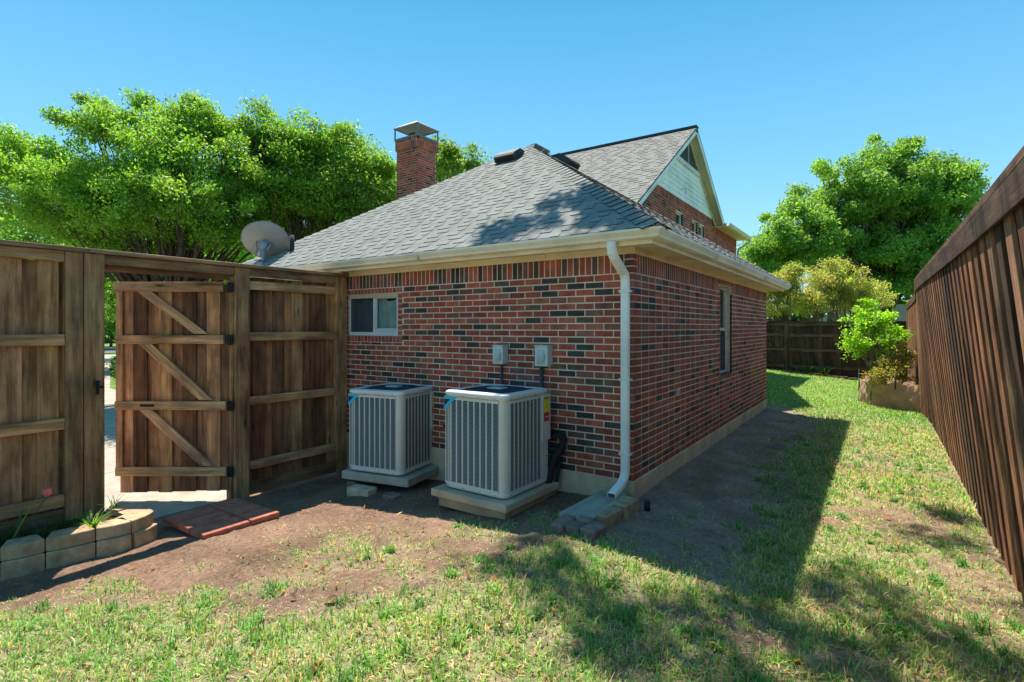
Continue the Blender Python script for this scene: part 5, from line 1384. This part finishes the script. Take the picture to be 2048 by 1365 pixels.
make_tree('shade_tree', (*Dp(905, 700, 24)[:2], -.35), [(0, 0, 5.), (.8, .3, 5)], [blob(900, 340, 24, 62, 60, 1.6), blob(890, 300, 24, 28, 26, .8), blob(950, 322, 24, 16, 14, .5), blob(770, 400, 22, 60, 90, 1.6)],
          'pale green treetop showing right of the brick chimney', 'tree', 15000, .15, (.18, .30, .05), 23, .1, .4, 90, 40)
make_tree('shade_tree', (*Dp(60, 700, 24)[:2], -.35), [(0, 0, 4.), (-1.5, .3, 4)], [blob(0, 470, 24, 160, 110, 3), blob(160, 520, 26, 120, 90, 3), blob(330, 520, 26, 120, 100, 3), blob(480, 500, 26, 100, 90, 3)],
          'pale hazy green tree farther off behind the left fence', 'tree', 30000, .2, (.20, .38, .06), 24, .16, .8, 120, 40)
make_tree('oak_tree', (*Dp(1745, 700, 30)[:2], -.3), [(-1.8, 0, 5.5), (0, .5, 6.2), (2.2, .5, 6.), (1, -1, 5)],
          [blob(1700, 400, 29, 130, 100, 3.0), blob(1840, 390, 29, 110, 95, 3.0), blob(1600, 480, 28, 100, 85, 2.8), blob(1760, 520, 29, 150, 95, 3.0), blob(1530, 520, 28, 55, 55, 1.8), blob(1870, 480, 29, 70, 90, 2.4), blob(1780, 310, 29, 75, 38, 1.8), blob(1910, 370, 29, 50, 45, 1.5)],
          'tall full crowned green oak beyond the back fence', 'tree', 150000, .18, (.155, .30, .055), 31, .22, .50, 560, 150, col2=(.19, .34, .08))
make_tree('yellow_green_shrub', (*Dp(1660, 700, 21.5)[:2], -.1), [(-.5, 0, 1.6), (.4, 0, 1.8), (0, .4, 1.7), (.9, .2, 1.6)],
          [blob(1665, 575, 21.5, 75, 55, 1.2), blob(1720, 590, 21.5, 60, 40, 1.1), blob(1610, 600, 21.5, 50, 40, 1.), blob(1670, 530, 21.6, 35, 24, .6)],
          'yellow green crape myrtle with rusty new leaves behind the back fence', 'shrub', 26000, .085, (.33, .42, .11), 32, .045, .26, 170, 90, barkc=(.22, .14, .1), col2=(.38, .34, .13), shell=.3)
make_tree('yellow_green_shrub', (*Dp(1560, 700, 20.5)[:2], 0), [(-.4, 0, 1.6), (.3, 0, 1.7)],
          [blob(1560, 570, 20.5, 60, 40, 1.), blob(1545, 620, 20.4, 50, 24, .9), blob(1580, 545, 20.6, 30, 22, .6)],
          'smaller yellow green crape myrtle at the left, nearest the eave corner', 'shrub', 13000, .085, (.30, .40, .09), 33, .04, .26, 90, 60, barkc=(.2, .13, .1), col2=(.34, .30, .11), shell=.3)
# unseen neighbour tree behind the camera, over the yard: it casts the dappled shade
SPOT = [(-.321, -1.303, 0), (-.244, -.95, 0), (-.266, -1.777, 0), (.196, -1.876, 0), (.508, -1.944, 0), (.742, -1.91, 0), (.903, -1.606, 0), (1.156, -1.801, 0), (1.198, -1.4, 0), (.949, -2.153, 0), (.703, -2.221, 0), (1.446, -1.426, 0), (1.589, -.761, 0), (1.8, -.446, 0), (1.66, -1.615, 0), (2.014, -.772, 0), (2.233, -1.004, 0), (2.385, -1.116, 0), (1.892, -1.18, 0), (2.3, .9, 0), (2.4, 1.7, 0), (.1, -1.55, 0), (1.4, -2.1, 0), (1.9, -1.6, 0), (2.4, .1, .9), (2.4, 1.1, 1.2), (2.4, -.7, 1.5)]
ROOFSP = [(-1.60, -.10, 2.69), (-1.25, -.04, 2.71), (-.9, -.02, 2.73), (-1.1, .43, 3.02), (-.76, .39, 3.0), (-.38, -.13, 2.65), (-.29, -.01, 2.74), (-.80, .62, 3.15), (-.04, -.21, 2.6), (.18, -.31, 2.54), (-.5, .2, 2.9), (-.55, .55, 3.1), (-.3, .3, 2.9), (-.1, .05, 2.7)]
def overhang():
    rg = np.random.default_rng(5); rr = random.Random(5)
    t = thing('overhanging_tree', (5.4, -5.2, -.3), 'tall tree rising behind the viewer whose boughs dapple the lawn', 'tree')
    cs = []; sz = []
    sd = np.array([-1.05, .75, 2.52])/2.52
    for (x, y, z) in SPOT:
        h = rr.uniform(8.2, 9.6); cs.append(np.array([x, y, z]) + sd*(h-z)); sz.append(rr.uniform(.08, .17))
    for (x, y, z) in ROOFSP:
        h = rr.uniform(8.4, 9.6); cs.append(np.array([x, y, z]) + sd*(h-z)); sz.append(rr.uniform(.06, .105))
    cs = np.array(cs); sz = np.array(sz); n = 6200; k = rg.integers(0, len(cs), n)
    cen = cs[k] + rg.normal(size=(n, 3))*sz[k][:, None]*np.array([1, 1, .6])
    # the rest of the crown, above and behind the viewer
    m = 2500; cen2 = np.array([4.4, -5.4, 9.5]) + rg.normal(size=(m, 3))*np.array([1.5, 1.3, 1.0]); keep = (cen2[:, 1] < -3.6) | (cen2[:, 0] > 4.2); cen2 = cen2[keep]
    V, Fq, C = leaves_np(np.concatenate([cen, cen2]), .11, .055, (.09, .19, .03), seed=5); o = arr_mesh('crown', V, 4, Fq, C, 'leaf', t); o['kind'] = 'stuff'
    b = MB(); b.tube([(5.4, -5.2, -.4), (5.3, -5.15, 2), (5.1, -5.1, 4.5), (4.9, -5.2, 7)], [.3, .25, .2, .16], 10, (.1, .08, .06)); b.build('trunk', 'bark', t)
    b = MB()
    for i in range(0, len(cs)): 
        limbs(b, (5.0, -5.1, 5.5), (4.7, -5.0, 7.8), [tuple(cs[i])], .07, rr, (.1, .08, .06), 5)
    b.build('limbs', 'bark', t)
overhang()
# distant wood and hedge beyond the street, and hedge by the drive
rg = np.random.default_rng(77)
def foliage_mass(name, segs, h, size, n, col, seed, kind='stuff', label=None, cat=None, depth=3):
    rg = np.random.default_rng(seed); P = []
    for _ in range(1):
        i = rg.integers(0, len(segs)-1, n); u = rg.random(n); A = np.array(segs)[i]; B2 = np.array(segs)[i+1]
        q = A + (B2-A)*u[:, None]; s_ = u*9 + i*5
        hh = h*(.75 + .35*np.sin(s_*1.3 + i) * np.sin(s_*.7+2))
        z = (rg.random(n)**.8)*hh; x = q[:, 0] + rg.normal(size=n)*depth*.4; y = q[:, 1] + rg.normal(size=n)*depth*.4
        P = np.stack([x, y, z-.35], 1)
    V, Fq, C = leaves_np(P, size, size*.7, col, seed=seed); o = arr_mesh(name, V, 4, Fq, C, 'leaf'); return tag(o, label, cat, kind=kind)
foliage_mass('distant_woods', [(-40, -60), (-80, -30), (-85, 10), (-70, 50), (-45, 80), (-5, 90), (40, 80)], 9, 1.1, 26000, (.07, .14, .03), 41)
foliage_mass('low_hedge', [(-20.2, 3.4), (-26, 5.2), (-33, 8.2)], .75, .12, 9000, (.04, .10, .02), 42, None, 'low dark green hedge along the driveway seen through the gateway', 'hedge', .5)
make_tree('young_tree', (*Dp(222, 700, 55)[:2], -.35), [(0, 0, 3)], [blob(225, 640, 55, 60, 40, 2.5), blob(235, 600, 50, 70, 45, 3)], 'small pale green street tree across the road, seen through the gateway', 'tree', 9000, .3, (.15, .30, .05), 51, .12, .8, 60, 12)
make_tree('young_tree', (*Dp(300, 700, 34)[:2], -.35), [(0, 0, 3)], [blob(260, 600, 34, 90, 50, 2.5), blob(330, 560, 34, 120, 60, 3), blob(480, 560, 34, 130, 60, 3)], 'spreading light green tree on the far side of the drive', 'tree', 22000, .22, (.14, .28, .04), 52, .12, .8, 90, 12)
# neighbour's roof behind the back fence
b = MB(); b.prism([(-6, 0), (6, 0), (3.6, 1.1), (-3.6, 1.1)], (4.0, 36, 1.95), (1, 0, 0), (0, 0, 1), (0, 1, 0), 6, (.32, .32, .33))
nh = thing('neighbour_house', (4, 36, -.3), 'grey roofed house glimpsed beyond the back fence through the shrubs', 'house')
b.build('roof', 'shingle', nh)
b = MB(); b.box((-1.5, 36.3, -.3), (9.5, 41.7, 1.95), (.3, .2, .15)); b.build('wall', 'brick', nh)

# ------------------------------------------------------------------ grass, litter, leaves
def scatter(n, x0, x1, y0, y1, rg):
    return rg.uniform(x0, x1, n), rg.uniform(y0, y1, n)
def blades(name, x, y, L, W, C, seed, lay=0.0, label=None):
    rg = np.random.default_rng(seed); n = len(x); z = gz(x, y) + relief(x, y) - .004
    az = rg.uniform(0, 2*np.pi, n); tl = np.clip(rg.normal(.55, .3, n) + lay, .05, 1.5)
    d = np.stack([np.cos(az), np.sin(az)], 1); s = np.stack([-d[:, 1], d[:, 0]], 1)
    def pt(t, wf, curl):
        a = tl*(.5+.8*curl*t); h = L*t*np.cos(a); o = L*t*np.sin(a)
        base = np.stack([x + d[:, 0]*o, y + d[:, 1]*o, z + h], 1); off = np.stack([s[:, 0], s[:, 1], np.zeros(n)], 1)*(W*wf/2)[:, None]
        return base-off, base+off
    a0, a1 = pt(0, .8, 1); b0, b1 = pt(.5, 1.0, 1); c0, c1 = pt(1.0, .12, 1.3)
    V = np.stack([a0, a1, b0, b1, c0, c1], 1).reshape(-1, 3); i = np.arange(n)[:, None]*6
    Fq = np.concatenate([i+np.array([[0, 1, 3, 2]]), i+np.array([[2, 3, 5, 4]])], 0)
    o = arr_mesh(name, V, 4, Fq, np.repeat(C, 6, axis=0), 'grass'); return tag(o, kind='stuff')
def lawn():
    rg = np.random.default_rng(3)
    X, Y = [], []
    for (x0, x1, y0, y1, dens) in ((-3.0, 2.8, -4.9, -2.4, 5200), (-2.4, 2.7, -2.4, 0, 4600), (.5, 2.66, 0, 3, 3000), (.5, 2.66, 3, 9.8, 1500), (-3.2, 2.66, 9.8, 16.2, 700), (-3.0, .6, 7.2, 9.8, 900)):
        n = int((x1-x0)*(y1-y0)*dens); x, y = scatter(n, x0, x1, y0, y1, rg); X.append(x); Y.append(y)
    X = np.concatenate(X); Y = np.concatenate(Y)
    g = grass_density(X, Y); clump = sst(.36, .60, vnoise(X, Y, 14, 60)*.5 + vnoise(X, Y, 31, 61)*.5)
    keep = rg.random(len(X)) < g*(.25+.85*clump); X, Y = X[keep], Y[keep]; n = len(X); far = sst(-1, 6, Y)
    L = (.040 + .030*rg.random(n))*(1+.6*(rg.random(n) < .06))*(1-.35*sst(.2, .8, 1-grass_density(X, Y))); W = (.0045+.0040*rg.random(n))*(1+1.4*far)
    c = np.array([.20, .42, .095])*(.5+.95*rg.random((n, 1))); dry = rg.random(n) < .30 - .2*sst(6, 9, Y); c[dry] = np.array([.55, .46, .28])*(.7+.5*rg.random((dry.sum(), 1)))
    yel = vnoise(X, Y, 1.1, 80)[:, None]; c = c*(1+np.array([[.45, .12, 0]])*yel)
    blades('grass', X, Y, L, W, c, 1)
    # coarse clumps and weeds standing out of the lawn
    m = 900; cx_, cy_ = scatter(m, -3.0, 2.6, -4.9, 4.5, rg); k_ = grass_density(cx_, cy_) > .35; cx_, cy_ = cx_[k_], cy_[k_]
    q = rg.integers(0, len(cx_), 15000); ang = rg.uniform(0, 6.28, 15000); rd = rg.random(15000)**.7*.045*rg.uniform(.6, 1.6, len(cx_))[q]
    wx, wy = cx_[q]+np.cos(ang)*rd, cy_[q]+np.sin(ang)*rd; hc = rg.uniform(.55, 1.15, len(cx_))[q]
    wc = np.array([.17, .35, .085])*(.5+.9*rg.random((15000, 1)))*rg.uniform(.75, 1.35, len(cx_))[q][:, None]
    ok = wx < 2.64
    blades('lawn_weeds', wx[ok], wy[ok], (.05+.035*rg.random(15000))[ok]*hc[ok], (.005+.005*rg.random(15000))[ok], wc[ok], 7)
    # straw thatch lying flat
    n = 120000; x, y = scatter(n, -3.0, 2.75, -4.9, 7.5, rg); g = grass_density(x, y)
    fr_ = sst(-.25, .2, sdist(x, y, LAWN)); keep = rg.random(n) < (.04 + .48*fr_*(1-.4*g))*(.35+1.1*vnoise(x, y, 2.6, 91))*np.where(y > 1, .6, 1)*(1-.8*sst(0, .6, (x > 0)*(x < .95)*(y > -.9)*1.0)); x, y = x[keep], y[keep]; n = len(x)
    c = np.array([.72, .62, .44])*(.55+.6*rg.random((n, 1))); blades('straw', x, y, .03+.05*rg.random(n), .0022+.002*rg.random(n), c, 2, lay=.95)
lawn()
def litter():
    rg = np.random.default_rng(9)
    def flakes(name, x, y, size, cols, seed, curl=.4, zoff=.004):
        rg = np.random.default_rng(seed); n = len(x); z = gz(x, y) + relief(x, y) + zoff
        az = rg.uniform(0, 6.283, n); d = np.stack([np.cos(az), np.sin(az), rg.normal(size=n)*curl*.6], 1); s = np.stack([-np.sin(az), np.cos(az), rg.normal(size=n)*curl*.6], 1)
        P = np.stack([x, y, z], 1); L = size[:, None]; w = L*rg.uniform(.25, .45, (n, 1)); up_ = np.array([[0, 0, 1.]])
        V = np.stack([P - d*L*.5, P + s*w*.5 + up_*w*curl, P + d*L*.5 + up_*L*.15*curl, P - s*w*.5 + up_*w*curl], 1).reshape(-1, 3)
        tri = np.arange(n)[:, None]*4
        Ft = np.concatenate([tri+np.array([[0, 1, 2]]), tri+np.array([[0, 2, 3]])], 0)
        V = V + up_*.001; c = np.array(cols)[rg.integers(0, len(cols), n)]*(.7+.6*rg.random((n, 1)))
        tag(arr_mesh(name, V, 3, Ft, np.repeat(c, 4, axis=0), 'leaf'), kind='stuff')
    n = 620; x, y = scatter(n, -3.2, 2.7, -4.5, 6, rg); flakes('fallen_leaves', x, y, rg.uniform(.03, .075, n), [(.42, .17, .06), (.33, .20, .11), (.24, .12, .07), (.5, .38, .26), (.5, .22, .08)], 1, .5, .018)
    n = 5200; x, y = scatter(n, -3.9, 2.6, -4.2, 6.5, rg); k = (sdist(x, y, LAWN) < .25) & ((y < -.02) | (x > .02)); x, y = x[k], y[k]; flakes('wood_chips', x, y, rg.uniform(.008, .026, len(x)), [(.40, .32, .24), (.52, .45, .37), (.2, .14, .1), (.3, .2, .13)], 2, .3, .003)
    n = 5200; x = np.concatenate([rg.normal(-2.05, .28, 2600), rg.normal(-.45, .35, 1300), rg.normal(.35, .25, 1300)]); y = np.concatenate([rg.normal(-.45, .22, 2600), rg.normal(-.35, .25, 1300), rg.normal(.3, .9, 1300)])
    k = ((y < -.02) | (x > .03)) & (y > -1.15); x, y = x[k], y[k]; flakes('pea_gravel', x, y, rg.uniform(.007, .016, len(x)), [(.33, .28, .22), (.45, .4, .34), (.18, .15, .12), (.3, .22, .15)], 3, .5, .004)
    # clods of soil
    n = 14000; x, y = scatter(n, -3.9, 1.3, -3.6, 7.5, rg); k = (sdist(x, y, LAWN) < .15) & ((y < -.03) | (x > .03)); x, y = x[k], y[k]; flakes('soil_clods', x, y, rg.uniform(.006, .022, len(x)), [(.30, .2, .14), (.16, .11, .08), (.40, .29, .21), (.1, .07, .055)], 4, .6, .003)
    # one large curled leaf and twigs
    b = MB()
    for (x, y, a, L) in ((-.95, -2.25, .6, .22), (-1.2, -2.75, 2.2, .14), (.6, 3.2, 1.0, .5), (2.2, -.6, 2.1, .3), (1.5, -1.9, .4, .2), (-2.0, -2.6, 2.9, .18), (1.0, .1, 2.6, .16), (2.3, -1.3, 1.9, .25)):
        pts = [(x+math.cos(a+.25*i/6)*L*i/6, y+math.sin(a+.25*i/6)*L*i/6, float(gz(x, y))+.012+.004*math.sin(i)) for i in range(7)]; b.tube(pts, [.003]*6+[.0015], 5, (.22, .16, .11))
    tag(b.build('twigs', 'bark'), kind='stuff')
litter()
# curled oak leaves big enough to pick out
for i, (x, y, L, c, l) in enumerate(((-.86, -2.72, .095, (.20, .11, .06), 'large curled brown leaf at the edge of the bare patch'), (-.30, -3.22, .07, (.46, .20, .06), 'orange curled leaf in the grass near the bottom of the picture'), (.62, -2.33, .06, (.30, .14, .08), 'brown leaf standing up in the shaded grass'))):
    b = MB(); z0 = float(gz(x, y))+.004; vs = []; a = i*1.3+.4
    for k in range(7):
        u = k/6; w = L*.28*math.sin(math.pi*min(.08+u*.9, 1)); ct = Vector((x+math.cos(a)*L*(u-.5), y+math.sin(a)*L*(u-.5), z0+.012*math.sin(u*3)+.008*u)); s = Vector((-math.sin(a), math.cos(a), .35))
        vs += [ct - s*w + Vector((0, 0, w*.9)), ct, ct + s*w + Vector((0, 0, w*.5))]
    b.add(vs, [(3*k+j, 3*k+j+1, 3*k+4+j, 3*k+3+j) for k in range(6) for j in (0, 1)], c, smooth=True); tag(b.build('fallen_leaf', 'leaf', origin=(x, y, z0-.02)), l, 'leaf')
